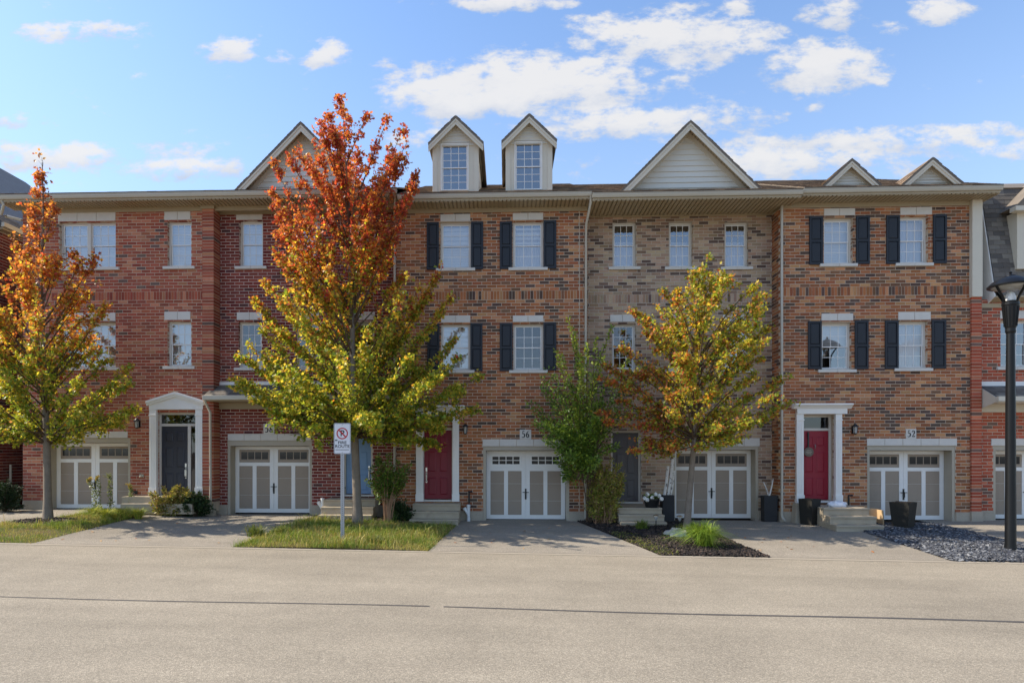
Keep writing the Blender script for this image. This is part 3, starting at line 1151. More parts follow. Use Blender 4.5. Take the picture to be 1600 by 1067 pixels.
        for s in (-1, 1):
            o2, o3 = o1 + .012, o1 + .03
            n = max(2, int(hw * ln / .11))
            for k in range(n):
                t0, t1 = k / n + .004, (k + 1) / n - .004
                q = [(xa + s * hw * (1 - t0), zb_ + (za - zb_) * t0 - o2), (xa + s * hw * (1 - t1), zb_ + (za - zb_) * t1 - o2),
                     (xa + s * hw * (1 - t1), zb_ + (za - zb_) * t1 - o3 - .01), (xa + s * hw * (1 - t0), zb_ + (za - zb_) * t0 - o3 - .01)]
                if s > 0:
                    q = q[::-1]
                sf.prism_y(q[::-1], Yr + .031, Yr + rec + .02)
        sf.build('rake_soffit', M['soffit'], g, kind='stuff')
        Ys = Yr + rec
        zbot = zb_ - drop
        o = o1 + .035
        back = MB()
        wb = lambda z: (za - o - z) / sl
        back.prism_y([(xa - wb(zbot), zbot), (xa + wb(zbot), zbot), (xa, za - o)], Ys + .03, Ys + .08)
        back.build('gable_wall', M['siding'], g)
        fm = MB()
        for s in (-1, 1):
            w0 = wb(zbot)
            q = [(xa + s * w0, zbot), (xa, za - o), (xa, za - o - frame * ln), (xa + s * (w0 - frame * ln / sl), zbot)]
            if s > 0:
                q = q[::-1]
            fm.prism_y(q[::-1], Ys - .012, Ys + .03)
        fm.build('frieze_trim', M['cream'], g)
        if siding:
            zt2 = za - o - frame * ln
            z = zbot if stop is None else max(zbot, stop)
            while z < zt2 - .04:
                z2 = min(z + boards, zt2)
                w0, w1 = (zt2 - z) / sl + .03, max((zt2 - z2) / sl + .03, .01)
                b = MB()
                b.add([(xa - w0, Ys - .006, z), (xa + w0, Ys - .006, z), (xa + w1, Ys + .022, z2), (xa - w1, Ys + .022, z2),
                       (xa - w0, Ys + .03, z), (xa + w0, Ys + .03, z), (xa + w1, Ys + .03, z2), (xa - w1, Ys + .03, z2)],
                      [(0, 1, 2, 3), (1, 0, 4, 5), (2, 1, 5, 6), (3, 2, 6, 7), (0, 3, 7, 4)])
                b.build('siding_board', M['siding'], g)
                z += boards
        return g

    # ---- the brick skin
    def finish(self, zlow, x_wall=None, soldier=(), pier=None, left_bricks=True, found=.30):
        x0, x1 = x_wall or (self.x0, self.x1)
        zt = self.ztop
        self_open = self.open
        xs = sorted({x0, x1} | {v for o in self_open for v in o[:2] if x0 < v < x1})
        zs = sorted({zlow, zt} | {v for o in self_open for v in o[2:] if zlow < v < zt})
        w = MB()
        for c, d in zip(zs, zs[1:]):
            run = None
            for a, b in zip(xs, xs[1:]):
                mx, mz = (a + b) / 2, (c + d) / 2
                solid = not any(o[0] < mx < o[1] and o[2] < mz < o[3] for o in self_open)
                if solid:
                    run = (run[0], b) if run else (a, b)
                if (not solid or b == xs[-1]) and run:
                    w.box(run[0], run[1], self.Y - .003, self.Y + .42, c, d)
                    run = None
        # rooms behind: party walls, floors, rear wall
        w.box(x0, x0 + .1, self.Y + .42, 32, zlow, zt + .2)
        w.box(x1 - .1, x1, self.Y + .42, 32, zlow, zt + .2)
        w.box(x0 + .1, x1 - .1, 31.8, 32, zlow, zt + .2)
        w.build('wall', M[self.mortar], self.root)
        r = MB()
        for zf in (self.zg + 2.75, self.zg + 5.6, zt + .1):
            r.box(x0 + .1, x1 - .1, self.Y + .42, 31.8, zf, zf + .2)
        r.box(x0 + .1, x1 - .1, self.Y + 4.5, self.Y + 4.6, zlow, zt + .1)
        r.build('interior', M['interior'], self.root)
        # concrete foundation strip
        fz = self.zg + found
        segs = [(x0, x1)]
        for o in self_open:
            if o[2] < fz:
                ns = []
                for (a, b) in segs:
                    if o[1] <= a or o[0] >= b:
                        ns.append((a, b))
                    else:
                        if o[0] > a:
                            ns.append((a, o[0]))
                        if o[1] < b:
                            ns.append((o[1], b))
                segs = ns
        for (a, b) in segs:
            if b - a > .02:
                fd = MB()
                fd.box(a + .002, b - .002, self.Y - .035, self.Y + .05, zlow, fz)
                fd.build('foundation', M['concrete'], self.root, bevel=.008)
        holes = self_open + self.cover
        ps = []
        nrow = 0
        z = fz + .006
        sold = sorted(soldier)
        while z < zt - .03:
            sb = next((s for s in sold if s[0] - .06 < z < s[1] - .02), None)
            if sb:
                sold.remove(sb)
                hz = .262
                row = []
                x = x0
                while x < x1 - .02:
                    row.append((x + .004, min(x + .088, x1), z, min(z + hz, zt)))
                    x += .0955
                for o in holes:
                    row = subtract(row, o)
                ps += [(q, 1) for q in row]
                z += hz + .011
                continue
            ze = min(z + CH - JT, zt)
            x = x0 - (BL + JT) * (0.5 if nrow % 2 else 0.0) + rng.uniform(-.01, .01)
            hs = [o for o in holes if o[2] < ze and o[3] > z]
            while x < x1:
                a, b = max(x, x0), min(x + BL, x1)
                if b - a > .03:
                    pc = [(a, b, z, ze)]
                    for o in hs:
                        pc = subtract(pc, o)
                    ps += [(q, 0) for q in pc]
                x += BL + JT
            nrow += 1
            z += CH
        self.emit_bricks(ps)

    def emit_bricks(self, ps, limit=300, Yf=None, depth=.13):
        Yf = Yf if Yf is not None else self.Y
        full, rest = [], []
        for (p, k) in ps:
            a, b, c, d = p
            ok = (k == 0 and abs((b - a) - BL) < 1e-4 and abs((d - c) - (CH - JT)) < 1e-4)
            if ok:
                px, py = PX((a + b) / 2, Yf), PY((a + b) / 2, Yf, (c + d) / 2)
                ok = 6 < px < 1594 and py < 795 and not any(h[0] < px < h[2] and h[1] < py < h[3] for h in HIDE)
            (full if ok else rest).append(p)
        dist = lambda p: (p[0] + p[1]) ** 2 / 4 + Yf ** 2 + ((p[2] + p[3]) / 2 - CAMZ) ** 2
        full.sort(key=dist)
        rest += full[limit:]
        full = full[:limit]
        # shared brick meshes in many kiln shades
        if full:
            K = 22
            cols = pal_color(self.pal, K)
            meshes = []
            for k in range(K):
                v, l, s = boxes_arrays([(-BL / 2, BL / 2, 0, depth, -(CH - JT) / 2, (CH - JT) / 2)])
                v = v + rng.uniform(-.0012, .0012, v.shape)
                o = np_mesh('brick', v, l, s, M['brick'], np.repeat(cols[k:k + 1], 8, 0))
                meshes.append(o.data)
                bpy.data.objects.remove(o)
            inv = Matrix.Translation(-parent_world(self.root))
            for p in full:
                o = bpy.data.objects.new('brick', meshes[rng.integers(K)])
                COL.objects.link(o)
                o.parent = self.root
                o.matrix_parent_inverse = inv
                o.location = ((p[0] + p[1]) / 2, Yf - .0085 + rng.uniform(-.002, .002), (p[2] + p[3]) / 2)
        if rest:
            n = len(rest)
            y0 = Yf - .0085 + rng.uniform(-.002, .002, n)
            rr = np.array(rest)
            b = np.stack([rr[:, 0], rr[:, 1], y0, np.full(n, Yf + depth), rr[:, 2], rr[:, 3]], 1)
            v, l, s = boxes_arrays(b)
            v = v + rng.uniform(-.0012, .0012, v.shape)
            np_mesh('brickwork', v, l, s, M['brick'], np.repeat(pal_color(self.pal, n), 8, 0), self.root, kind='stuff')

    def pier(self, x0, x1, z0, z1, proud, pal=None):
        """a stacked brick pilaster: one wide brick per course"""
        m = MB()
        m.box(x0 + .004, x1 - .004, self.Y - proud + .004, self.Y + .40, z0, z1)
        pr = m.build('pilaster', M[self.mortar], self.root)
        bs = []
        z = z0 + .30
        k = 0
        while z < z1 - .05:
            bs.append((x0, x1, self.Y - proud - .004 + rng.uniform(-.003, .003), self.Y + .39, z, z + CH - JT))
            z += CH
        p_ = PAL[pal] if pal else self.pal
        cols = pal_color(p_, len(bs))
        for b, c in zip(bs, cols):
            v, l, s = boxes_arrays([b])
            np_mesh('brick', v, l, s, M['brick'], np.repeat(c[None], 8, 0), pr)
        f = MB()
        f.box(x0 - .02, x1 + .02, self.Y - proud - .03, self.Y + .05, z0 - .2, z0 + .295)
        f.build('pier_footing', M['concrete'], self.root, bevel=.008)


def shingles(parent, o, u, v, lu, lv, tone, stuff=True, nrm=None, tab=.30, exp_=.14, clip=None):
    """rows of overlapping shingle tabs on a sloping rectangle"""
    n = nrm or u.cross(v).normalized()
    tones = {'brown': [(138, 120, 102), (118, 102, 88), (154, 134, 113), (103, 90, 79)],
             'grey': [(108, 102, 95), (92, 88, 84), (120, 114, 105), (100, 94, 88)]}[tone]
    rows = int(lv / exp_)
    q = []
    for r in range(rows):
        off = (r % 2) * tab / 2
        x = -off + rng.uniform(-.03, .03)
        while x < lu:
            a, b = max(0, x), min(lu, x + tab - .006)
            if b - a > .03:
                q.append((a, b, r * exp_, r * exp_ + exp_ * 1.25))
            x += tab
    q = np.array(q)
    N = len(q)
    U_, V_, N_ = (np.array(t) for t in (u, v, n))
    O_ = np.array(o)
    th = rng.uniform(.012, .018, N)
    c = []
    for (iu, iv, hh) in ((0, 2, 0), (1, 2, 0), (1, 3, 0), (0, 3, 0), (0, 2, 1), (1, 2, 1), (1, 3, 2), (0, 3, 2)):
        h = np.zeros(N) if hh == 0 else (th if hh == 1 else th * 0.25)
        c.append(O_ + q[:, iu, None] * U_ + q[:, iv, None] * V_ + h[:, None] * N_)
    vs = np.stack(c, 1).reshape(-1, 3)
    fs = BOXF[[0, 1, 2, 3, 4]]
    cols = np.array([lin(*t, 1.0) for t in tones])[rng.integers(len(tones), size=N)] * rng.uniform(.8, 1.2, (N, 1))
    cols = np.concatenate([cols, np.ones((N, 1))], 1)
    if stuff:
        loops = (np.arange(N)[:, None, None] * 8 + fs[None]).reshape(-1)
        return np_mesh('shingle_rows', vs, loops, np.full(N * 5, 4), M['shingle'], np.repeat(cols, 8, 0), parent, kind='stuff')
    for k in range(N):
        np_mesh('shingle', vs[k * 8:k * 8 + 8], fs.reshape(-1), np.full(5, 4), M['shingle'], np.repeat(cols[k:k + 1], 8, 0), parent)


# serif house numerals drawn as pen strokes: (x, z, pen width) in a unit box
GLYPH = {
    '5': [[(.80, .985, .06), (.62, .985, .10), (.34, .985, .10), (.30, .985, .05)], [(.31, 1.0, .05), (.27, .75, .05), (.24, .55, .05)],
          [(.24, .55, .05), (.42, .64, .08), (.66, .60, .13), (.82, .40, .18), (.74, .14, .15), (.48, .02, .08), (.24, .05, .08), (.16, .12, .10)]],
    '6': [[(.78, .97, .06), (.55, .90, .09), (.32, .68, .15), (.22, .40, .19), (.30, .12, .14), (.50, .02, .08), (.72, .12, .14), (.78, .32, .18),
           (.70, .50, .13), (.52, .57, .08), (.34, .48, .07)]],
    '8': [[(.50, .98, .08), (.30, .90, .14), (.28, .70, .15), (.50, .52, .14), (.74, .34, .16), (.74, .12, .14), (.50, .02, .08), (.26, .12, .15),
           (.26, .34, .13), (.48, .52, .10), (.70, .70, .14), (.70, .90, .12), (.50, .98, .08)]],
    '2': [[(.18, .74, .12), (.26, .92, .10), (.50, .98, .09), (.72, .88, .16), (.74, .66, .17), (.56, .40, .11), (.34, .20, .07), (.18, .06, .07)],
          [(.18, .06, .11), (.50, .06, .12), (.76, .06, .12), (.84, .22, .05)]],
}


def digit(mb, ch, x, y, z, w, h):
    for st in GLYPH[ch]:
        pts = []
        P_ = [st[0]] + st + [st[-1]]
        for i in range(1, len(P_) - 2):
            for t in np.linspace(0, 1, 6, endpoint=(i == len(P_) - 3)):
                a, b, c, d = (np.array(P_[i + k]) for k in (-1, 0, 1, 2))
                pts.append(.5 * (2 * b + (c - a) * t + (2 * a - 5 * b + 4 * c - d) * t * t + (3 * b - a - 3 * c + d) * t ** 3))
        vs, fs = [], []
        for i, p in enumerate(pts):
            q = pts[min(i + 1, len(pts) - 1)] - pts[max(i - 1, 0)]
            L = math.hypot(q[0] * w, q[1] * h) or 1
            nx, nz = -q[1] * h / L, q[0] * w / L
            k = p[2] * .5 * w * 1.7 + w * .02
            cx, cz = x + p[0] * w, z + p[1] * h
            vs += [(cx + nx * k, y, cz + nz * k), (cx - nx * k, y, cz - nz * k)]
        for i in range(len(pts) - 1):
            fs.append((2 * i, 2 * i + 1, 2 * i + 3, 2 * i + 2))
        mb.add(vs, fs)


def mat_simple(name, col, rough, metal=0, emit=None):
    return mat(name, col, rough, .05, 4, 40, .03, 0, metal=metal)


M['lite'] = mat('garage_lite', (0.02, 0.022, 0.024), 0.08, 0.1, 3, 30, 0.05, 0.02, spec=0.6)
M['lampglass'] = mat('lamp_glass', (0.35, 0.35, 0.33), 0.15, 0.05, 3, 30, 0.05, 0.0, spec=0.6)
House.lite_frame = 'panel'
House.zlow = -0.45


# ================================================================== the ground
def sheet(name, xa, xb, ya, yb, m, lift=0.0, nx=2, ny=2, xf=None, edge=None, **props):
    """a draped sheet; xf(y)->(xl,xr) may bend its sides, edge thickens it downwards"""
    vs, fs = [], []
    for j in range(ny + 1):
        y = ya + (yb - ya) * j / ny
        l, r = xf(y) if xf else (xa, xb)
        for i in range(nx + 1):
            x = l + (r - l) * i / nx
            vs.append((x, y, ground(x, y) + (lift(i / nx, j / ny) if callable(lift) else lift)))
    for j in range(ny):
        for i in range(nx):
            a = j * (nx + 1) + i
            fs.append((a, a + 1, a + nx + 2, a + nx + 1))
    mb = MB()
    mb.add(vs, fs)
    return mb.build(name, m, smooth=True, **props)


ST = {'kind': 'structure'}
# earth under everything, out to the horizon (kept below the road and the yards)
e = MB()
NXG = [-600, -200, -60] + [k * .5 for k in range(-60, 61)] + [60, 200, 600]
NYG = [-600, -100, -30, 0, 14.5, 15.5, 16.5, 17.5, 18.5, 19.6, 26, 34, 60, 200, 600]
vs = [(x, y, ground(x, y) - .03) for y in NYG for x in NXG]
fs = [(j * len(NXG) + i, j * len(NXG) + i + 1, (j + 1) * len(NXG) + i + 1, (j + 1) * len(NXG) + i) for j in range(len(NYG) - 1) for i in range(len(NXG) - 1)]
e.add(vs, fs)
e.build('ground', M['soil'], **ST)
sheet('road', -60, 60, -26, ROAD_Y - .001, M['road'], 0.0, 40, 6, **ST)
sheet('kerb_strip', -60, 60, ROAD_Y + .001, ROAD_Y + .17, M['ribbon'], 0.005, 60, 1, **ST)

# the tar seam that runs along the road, broken in one place
for (pa, pb) in ((-30, 671), (693, 1640)):
    mb = MB()
    pts = []
    n = 46
    for k in range(n + 1):
        px = pa + (pb - pa) * k / n
        py = 932 + (972 - 932) * (px / 1600) ** 1.0 + 1.1 * math.sin(px / 130.0) - 3 * math.sin(math.pi * min(1, max(0, px / 1600))) * 0.3
        x, y, z = G(px, py)
        w = .020 + .020 * max(0, px) / 1600 + rng.uniform(-.003, .003)
        pts += [(x, y - w, z + .004), (x, y + w, z + .004)]
    mb.add(pts, [(2 * k, 2 * k + 2, 2 * k + 3, 2 * k + 1) for k in range(n)])
    mb.build('road_seam', M['seam'], **ST)


def strip_x(px, py):
    return G(px, py)[0]


XD = {  # driveway edges in metres, read from the photograph at the road edge
    'd60': (-24.0, strip_x(-150, 848) + .2), 'd58': (strip_x(62, 846), strip_x(362, 855)), 'd56': (strip_x(668, 862), strip_x(1034, 868)),
    'd54': (strip_x(1205, 871), strip_x(1476, 873)), 'd52': (strip_x(1604, 852), 30.0)}
xd = XD


def dr(name, xl, xr, yb=20.38):
    sheet(name, 0, 0, ROAD_Y + .17, yb, M['drive'], .009, 6, 12, xf=lambda y: (xl(y), xr(y)), **ST)


T = lambda y: (y - ROAD_Y) / (19.8 - ROAD_Y)
d60r = lambda y: -14.6 + (y - 16.5) * .95 if y < 17.9 else -13.27 + (y - 17.9) * .5
dr('driveway', lambda y: -30, lambda y: min(d60r(y), X(205, 20)) if y > 16.2 else -29.0)
dr('driveway', lambda y: xd['d58'][0] + max(0, T(y)) * .1, lambda y: xd['d58'][1] + T(y) * .35)
dr('driveway', lambda y: xd['d56'][0] + T(y) * .4, lambda y: xd['d56'][1] - T(y) * 1.35)
dr('driveway', lambda y: xd['d54'][0] - T(y) * .4, lambda y: xd['d54'][1] + T(y) * .0)
dr('driveway', lambda y: xd['d52'][0] - T(y) * .3, lambda y: 30)

bump = lambda a: (lambda s, t: .007 + a * (math.sin(math.pi * min(1, max(0, s))) ** .6) * (math.sin(math.pi * min(1, max(0, t * .92 + .04))) ** .5))
LAWN = {}


def bed(name, xl, xr, ya, yb, m, hump):
    LAWN[name + str(len(LAWN))] = (xl, xr, ya, yb, hump)
    sheet(name, 0, 0, ya, yb, m, bump(hump), 14, 16, xf=lambda y: (xl(y), xr(y)), **ST)
    f = bump(hump)

    def h(s, t):
        y = ya + (yb - ya) * t
        l, r = xl(y), xr(y)
        x = l + (r - l) * s
        return x, y, ground(x, y) + f(s, t)
    return h


lawn_left = bed('lawn', lambda y: -24 if y < 16.2 else d60r(y) + .02, lambda y: xd['d58'][0] + max(0, T(y)) * .1 - .02, ROAD_Y + .168, 19.9, M['turf'], .07)
lawn_mid = bed('lawn', lambda y: xd['d58'][1] + T(y) * .35 + .02, lambda y: xd['d56'][0] + T(y) * .4 - .02, ROAD_Y + .168, 19.9, M['turf'], .08)
mulch_h = bed('mulch_bed', lambda y: xd['d56'][1] - T(y) * 1.35 + .02, lambda y: xd['d54'][0] - T(y) * .4 - .02, ROAD_Y + .168, 19.9, M['mulch_bed'], .04)
slate_h = bed('slate_bed', lambda y: xd['d54'][1] + .02, lambda y: xd['d52'][0] - T(y) * .3 - .02, ROAD_Y + .168, 19.4, M['mulch_bed'], .05)

# ================================================================== the row of houses
Y0 = 20.0
# ---- number 60: red brick, far left
xa, xb = X(36, Y0), X(319, Y0)
H = House('red brick townhouse at the left end with white pediment over a navy door', 'red', Y0, xa, xb, 331)
H.double_window((93, 347, 181, 418), 'full', (91, 332, 181, 346, 3))
H.window((262, 346, 299, 416), 'full', lintel=(257, 331, 298, 344, 2))
H.double_window((93, 504, 181, 574), 'full', (91, 489, 181, 502, 3))
H.window((262, 502, 299, 572), 'full', lintel=(257, 487, 298, 500, 2))
H.garage((89, 692, 211, 796), (80, 674, 200, 684), 4)
H.entry((253, 666, 294, 772), 'door_navy', transom=(648, 662), depth=.16, sidelight=307)
H.surround((233, 244), (305, 316), 640, 773, 'pediment', (229, 613, 319, 640, 627))
H.wall_lamp(214, 662)
H.eave(X(-8, 19.25), X(620, 19.25) - .01, 19.25, 299.0, 320, wall_x=(xa - .0, X(620, Y0)), ridge_slope=.40)
zs60 = H.ztop
sol = lambda py0, py1, px: (Z(py1, px, Y0), Z(py0, px, Y0))
px0, px1 = X(318.5, Y0), X(336, Y0)
H.pier(px0, px1, H.zg - .02, H.zs - .12, .10)
m = MB()
m.box(px0 - .04, px1 + .04, Y0 - .15, Y0 + .05, H.zs - .13, H.zs - .009)
m.build('pier_cap', M['soffit'], H.root)
H.downspout([(X(-2, 19.3), 19.32, Z(306, 0, 19.3)), (X(2, 19.3), 19.4, Z(318, 0, 19.3)), (X(4, 19.6), 19.55, Z(334, 4, 19.5)), (X(12, 19.9), 19.85, Z(339, 12, 19.9)),
             (X(35, 19.95), 19.93, Z(344, 35, 19.9))], .045)
for (px, py) in ((222, 743), (212, 769)):
    m = MB()
    x, z = X(px, Y0), Z(py, px, Y0)
    m.box(x - .07, x + .07, Y0 - .05, Y0 - .008, z - .05, z + .05)
    m.tube([(x - .02, Y0 - .05, z), (x - .02, Y0 - .10, z - .03), (x + .04, Y0 - .13, z - .02)], .02, 6)
    m.build('wall_vent', M['beige'] if px == 222 else M['black'], H.root, bevel=.005)
H.finish(-.3, soldier=[sol(453, 467, 230)])
H60 = H

# ---- number 58: dark red brick with a pent roof
Y1 = 20.35
xa, xb = X(324, Y0), X(619.5, Y0)
H = House('dark red brick townhouse with grey pent roof and blue door behind the tall maple', 'darkred', Y1, xa, xb, 331, 'mortar_dark')
for k, (x0, bl) in enumerate(((374, 'full'), (463, 'full'), (550, 'full'))):
    H.window((x0, 345, x0 + 37, 416), bl, lintel=(x0 - 5, 331, x0 + 36, 343, 2))
for k, x0 in enumerate((373, 462, 549)):
    H.window((x0, 503, x0 + 36, 574), 'dark', glass='glass_clear', lintel=(x0 - 3, 488, x0 + 37, 500, 2))
H.garage((368, 697, 489, 802), (356, 678, 486, 688), 5)
H.entry((541, 676, 580, 771), 'door_blue', depth=.12, handle='right')
H.plaque('58', (412, 662, 429, 678))
H.zs = H60.zs
H.ztop = H60.zs - .16
m = MB()
m.box(xa, xb, 20.02, Y1 - .001, H60.zs - .012, H60.zs - .009)
m.box(xa, xb, Y1 - .04, Y1 + .05, H60.zs - .16, H60.zs - .0085)
m.build('frieze_board', M['soffit'], H.root)
H.gable((470, 191), 104, 297, 19.65, .38, 24.5)
# pent roof over the ground floor
zt_, zl_ = Z(601, 470, Y1), Z(618, 470, 19.55)
xl, xr = X(337, Y1) + .0, X(616, Y1)
m = MB()
m.prism_x([(19.55, zl_), (19.55, zl_ - .06), (Y1, zt_ - .1), (Y1, zt_)][::-1], xl, xr)
pent = m.build('pent_roof', M['roof_grey'], H.root)
ln = math.hypot(Y1 - 19.55, zt_ - zl_)
vv = Vector((0, Y1 - 19.55, zt_ - zl_)).normalized()
shingles(pent, Vector((xl, 19.53, zl_ + .004)), Vector((1, 0, 0)), vv, xr - xl, ln - .06, 'grey', stuff=True)
m = MB()
m.box(xl - .01, xr + .01, 19.44, 19.545, zl_ - .13, zl_ + .012)
m.build('gutter', M['gutter'], H.root, bevel=.012)
m = MB()
m.box(xl + .01, xr - .01, 19.546, Y1 - .001, zl_ - .16, zl_ - .115)
m.box(xl + .01, xr - .01, Y1 - .06, Y1 - .0015, zl_ - .36, zl_ - .161)
m.prism_x([(19.56, zl_ - .114), (Y1 - .01, zl_ - .114), (Y1 - .01, zt_ - .11)], xl + .012, xl + .04)
m.build('soffit', M['soffit'], H.root)
m = MB()
m.box(xl, xr, Y1 - .03, Y1 - .001, zt_ - .02, zt_ + .10)
m.build('flashing', M['white'], H.root)
H.cover.append((xl, xr, zl_ - .3, zt_ + .05))
x = X(328, 19.7)
H.downspout([(X(320, 19.5), 19.5, zl_ - .06), (X(321, 19.55), 19.55, zl_ - .20), (X(329, 19.8), 19.78, zl_ - .50), (X(329.5, 19.8), 19.78, H.zg + .15)])
H.downspout([(X(617.5, 19.35), 19.35, H.zs + .1), (X(617.5, 19.5), 19.5, H.zs - .1), (X(617, 20), 19.93, H.zs - .5), (X(617, 20), 19.93, H.zg + .1)])
m = MB()
x, z = X(516, Y1), Z(742, 516, Y1)
m.lathe(x, Y1 - .05, [(.05, z - .04), (.06, z), (.05, z + .04)], 8)
m.build('wall_vent', M['beige'], H.root)
H.finish(-.3)
H58 = H


def vent_pipe(H, px, py0, py1):
    m = MB()
    y = H.Y - .09
    x = X(px, y)
    z0, z1 = Z(py1, px, y), Z(py0, px, y)
    m.tube([(x, H.Y, z0), (x, y, z0), (x, y, z1 - .05), (x - .02, y - .02, z1), (x + .10, y - .03, z1 + .01)], .028, 8)
    m.build('vent_pipe', M['black'], H.root)


vent_pipe(H58, 535, 762, 778)
# ---- number 56: brown brick with two dormers
xa, xb = X(619.5, Y0), X(918, Y0)
H = House('brown brick townhouse with two tall dormers and a dark red door', 'brown', Y0, xa, xb, 331)
H.window((688, 347, 736, 419), 'zebra', lintel=(688, 335, 735, 346, 2))
H.window((801, 346, 849, 418), 'band', lintel=(801, 333, 849, 344, 2))
H.window((689, 506, 735, 578), 'zebra', lintel=(689, 493, 735, 504, 2))
H.window((802, 506, 849, 578), 'dark', glass='glass_clear', lintel=(801, 493, 849, 503, 2))
for r_ in ((667, 348, 686, 422), (736, 347, 755, 421), (781, 347, 800, 421), (849, 345, 869, 420),
           (668, 506, 687, 580), (735, 505, 754, 580), (781, 505, 801, 580), (849, 504, 869, 579)):
    H.shutter(r_)
House.lite_frame = 'white'
H.garage((760, 704, 883, 811.5), (754, 686, 887, 697), 5, lites=(4, 2))
House.lite_frame = 'panel'
H.entry((663, 672, 706, 779), 'door_red', transom=None, depth=.10, handle='left', knocker=True)
H.surround((650, 661), (707, 717), 650, 783, 'flat', (642, 634, 726, 650))
H.plaque('56', (812, 671, 830, 686))
H.wall_lamp(727, 671)
vent_pipe(H, 733, 768, 786)
H.eave(X(620, 19.25) + .01, X(925, 19.25), 19.25, 301.0, 775, wall_x=(xa, xb))
px0, px1 = X(906.5, Y0), X(917.5, Y0)
H.downspout([(X(923, 19.35), 19.33, H.zeave - .1), (X(923, 19.35), 19.36, H.zeave - .3), (X(916, 19.8), 19.78, Z(350, 916, 19.8)), (X(915.5, 19.93), 19.92, Z(362, 916, 19.9)),
             (X(914.5, 19.93), 19.92, H.zg + .2), (X(914.5, 19.93), 19.84, H.zg + .08)])
m = MB()
m.box(X(905, Y0), X(906, Y0), Y0 - .016, Y0 - .004, H.zg, H.zs - .16)
m.build('control_joint', M['mortar'], H.root)


def dormer(H, apex, hpx, py_eave, body, win, mirror=1):
    Yf = 19.82
    g = H.gable(apex, hpx, py_eave, Yf - .22, .20, 23.6, fw=.13, siding=True, th=.06, frame=.10, boards=.10, drop=.0)
    x0, x1 = X(body[0], Yf), X(body[2], Yf)
    z1, z0 = Z(py_eave - 2, apex[0], Yf), Z(303, apex[0], Yf)
    wx0, wx1, wz0, wz1 = H.r(*win, Y=Yf)
    f = MB()
    f.box(x0, wx0, Yf, Yf + .1, z0, z1)
    f.box(wx1, x1, Yf, Yf + .1, z0, z1)
    f.box(wx0, wx1, Yf, Yf + .1, z0, wz0)
    f.box(wx0, wx1, Yf, Yf + .1, wz1, z1 + .05)
    d = f.build('dormer_front', M['cream'], H.root)
    c = MB()
    for (a, b) in ((x0 + .005, x0 + .08), (x1 - .08, x1 - .005)):
        c.box(a, b, Yf + .1, 22.9, z0, z1 + .04)
    c.build('dormer_cheek', M['siding'], d)
    t = MB()
    for (a, b) in ((x0 - .02, x0 + .13), (x1 - .13, x1 + .02)):
        t.box(a, b, Yf - .025, Yf - .001, z0, z1 - .02)
    t.box(x0 + .13, x1 - .13, Yf - .02, Yf - .001, wz1 + .06, wz1 + .20)
    t.build('corner_board', M['cream'], d, bevel=.003)
    tr = MB()
    for (a, b, c_, e_) in ((wx0 - .025, wx0, wz0 - .025, wz1 + .025), (wx1, wx1 + .025, wz0 - .025, wz1 + .025), (wx0, wx1, wz1, wz1 + .025), (wx0, wx1, wz0 - .025, wz0)):
        tr.box(a, b, Yf - .03, Yf - .0005, c_, e_)
    tr.build('window_casing', M['white'], d)
    H.make_window(wx0, wx1, wz0, wz1, Yf + .01, 'dark', 3, 3, 'glass_blue', 'muntin', .018)
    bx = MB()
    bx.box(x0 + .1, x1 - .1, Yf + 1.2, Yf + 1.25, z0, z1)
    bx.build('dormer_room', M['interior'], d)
    # little flat soffit returns under the eaves
    s = MB()
    xl, xr = X(apex[0] - hpx, Yf - .2), X(apex[0] + hpx, Yf - .2)
    s.box(xl + .06, x0 - .001, Yf - .18, 22.6, z1 - .10, z1 - .05)
    s.box(x1 + .001, xr - .06, Yf - .18, 22.6, z1 - .10, z1 - .05)
    s.build('eave_return', M['cream'], d)


dormer(H, (712, 181), 43, 223, (677, 0, 747, 0), (690, 226, 731, 297))
dormer(H, (827, 178), 43, 220, (791, 0, 862, 0), (805, 223, 846, 296))
H.finish(-.3, soldier=[sol(452, 466, 770)])
H56 = H

# ---- number 54: grey-tan brick under a big gable
Y2 = 20.6
xa, xb = X(918, Y0), X(1219, Y0)
H = House('grey tan brick townhouse under a single big sided gable', 'grey', Y2, xa, xb, 341, 'mortar_grey')
for x0 in (957, 1045, 1132):
    H.window((x0, 347, x0 + 37, 417), 'half')
for x0, bl in ((956, 'dark'), (1045, 'dark'), (1132, 'curtain')):
    H.window((x0, 506, x0 + 37, 577), bl, glass='glass_clear' if bl == 'dark' else 'glass', lintel=(x0 - 3, 492, x0 + 36, 503, 2))
H.garage((1050, 703, 1173, 811.5), (1040, 685, 1187, 697), 6)
H.entry((957, 676, 997, 782), 'door_grey', transom=None, depth=.12, handle='left')
H.eave(X(926, 19.17), X(1256, 19.17), 19.17, 298.5, 1090, frieze=.07, wall_x=(xa, xb))
H.gable((1079, 188), 112, 299, 19.62, .38, 24.5)
m = MB()
m.box(xa - .2, xa - .001, 20.43, Y2 + .1, -.2, H.zs)
m.build('wall_return', M['mortar_grey'], H.root)
H.finish(-.3, soldier=[sol(453, 467, 1000)])
H54 = H

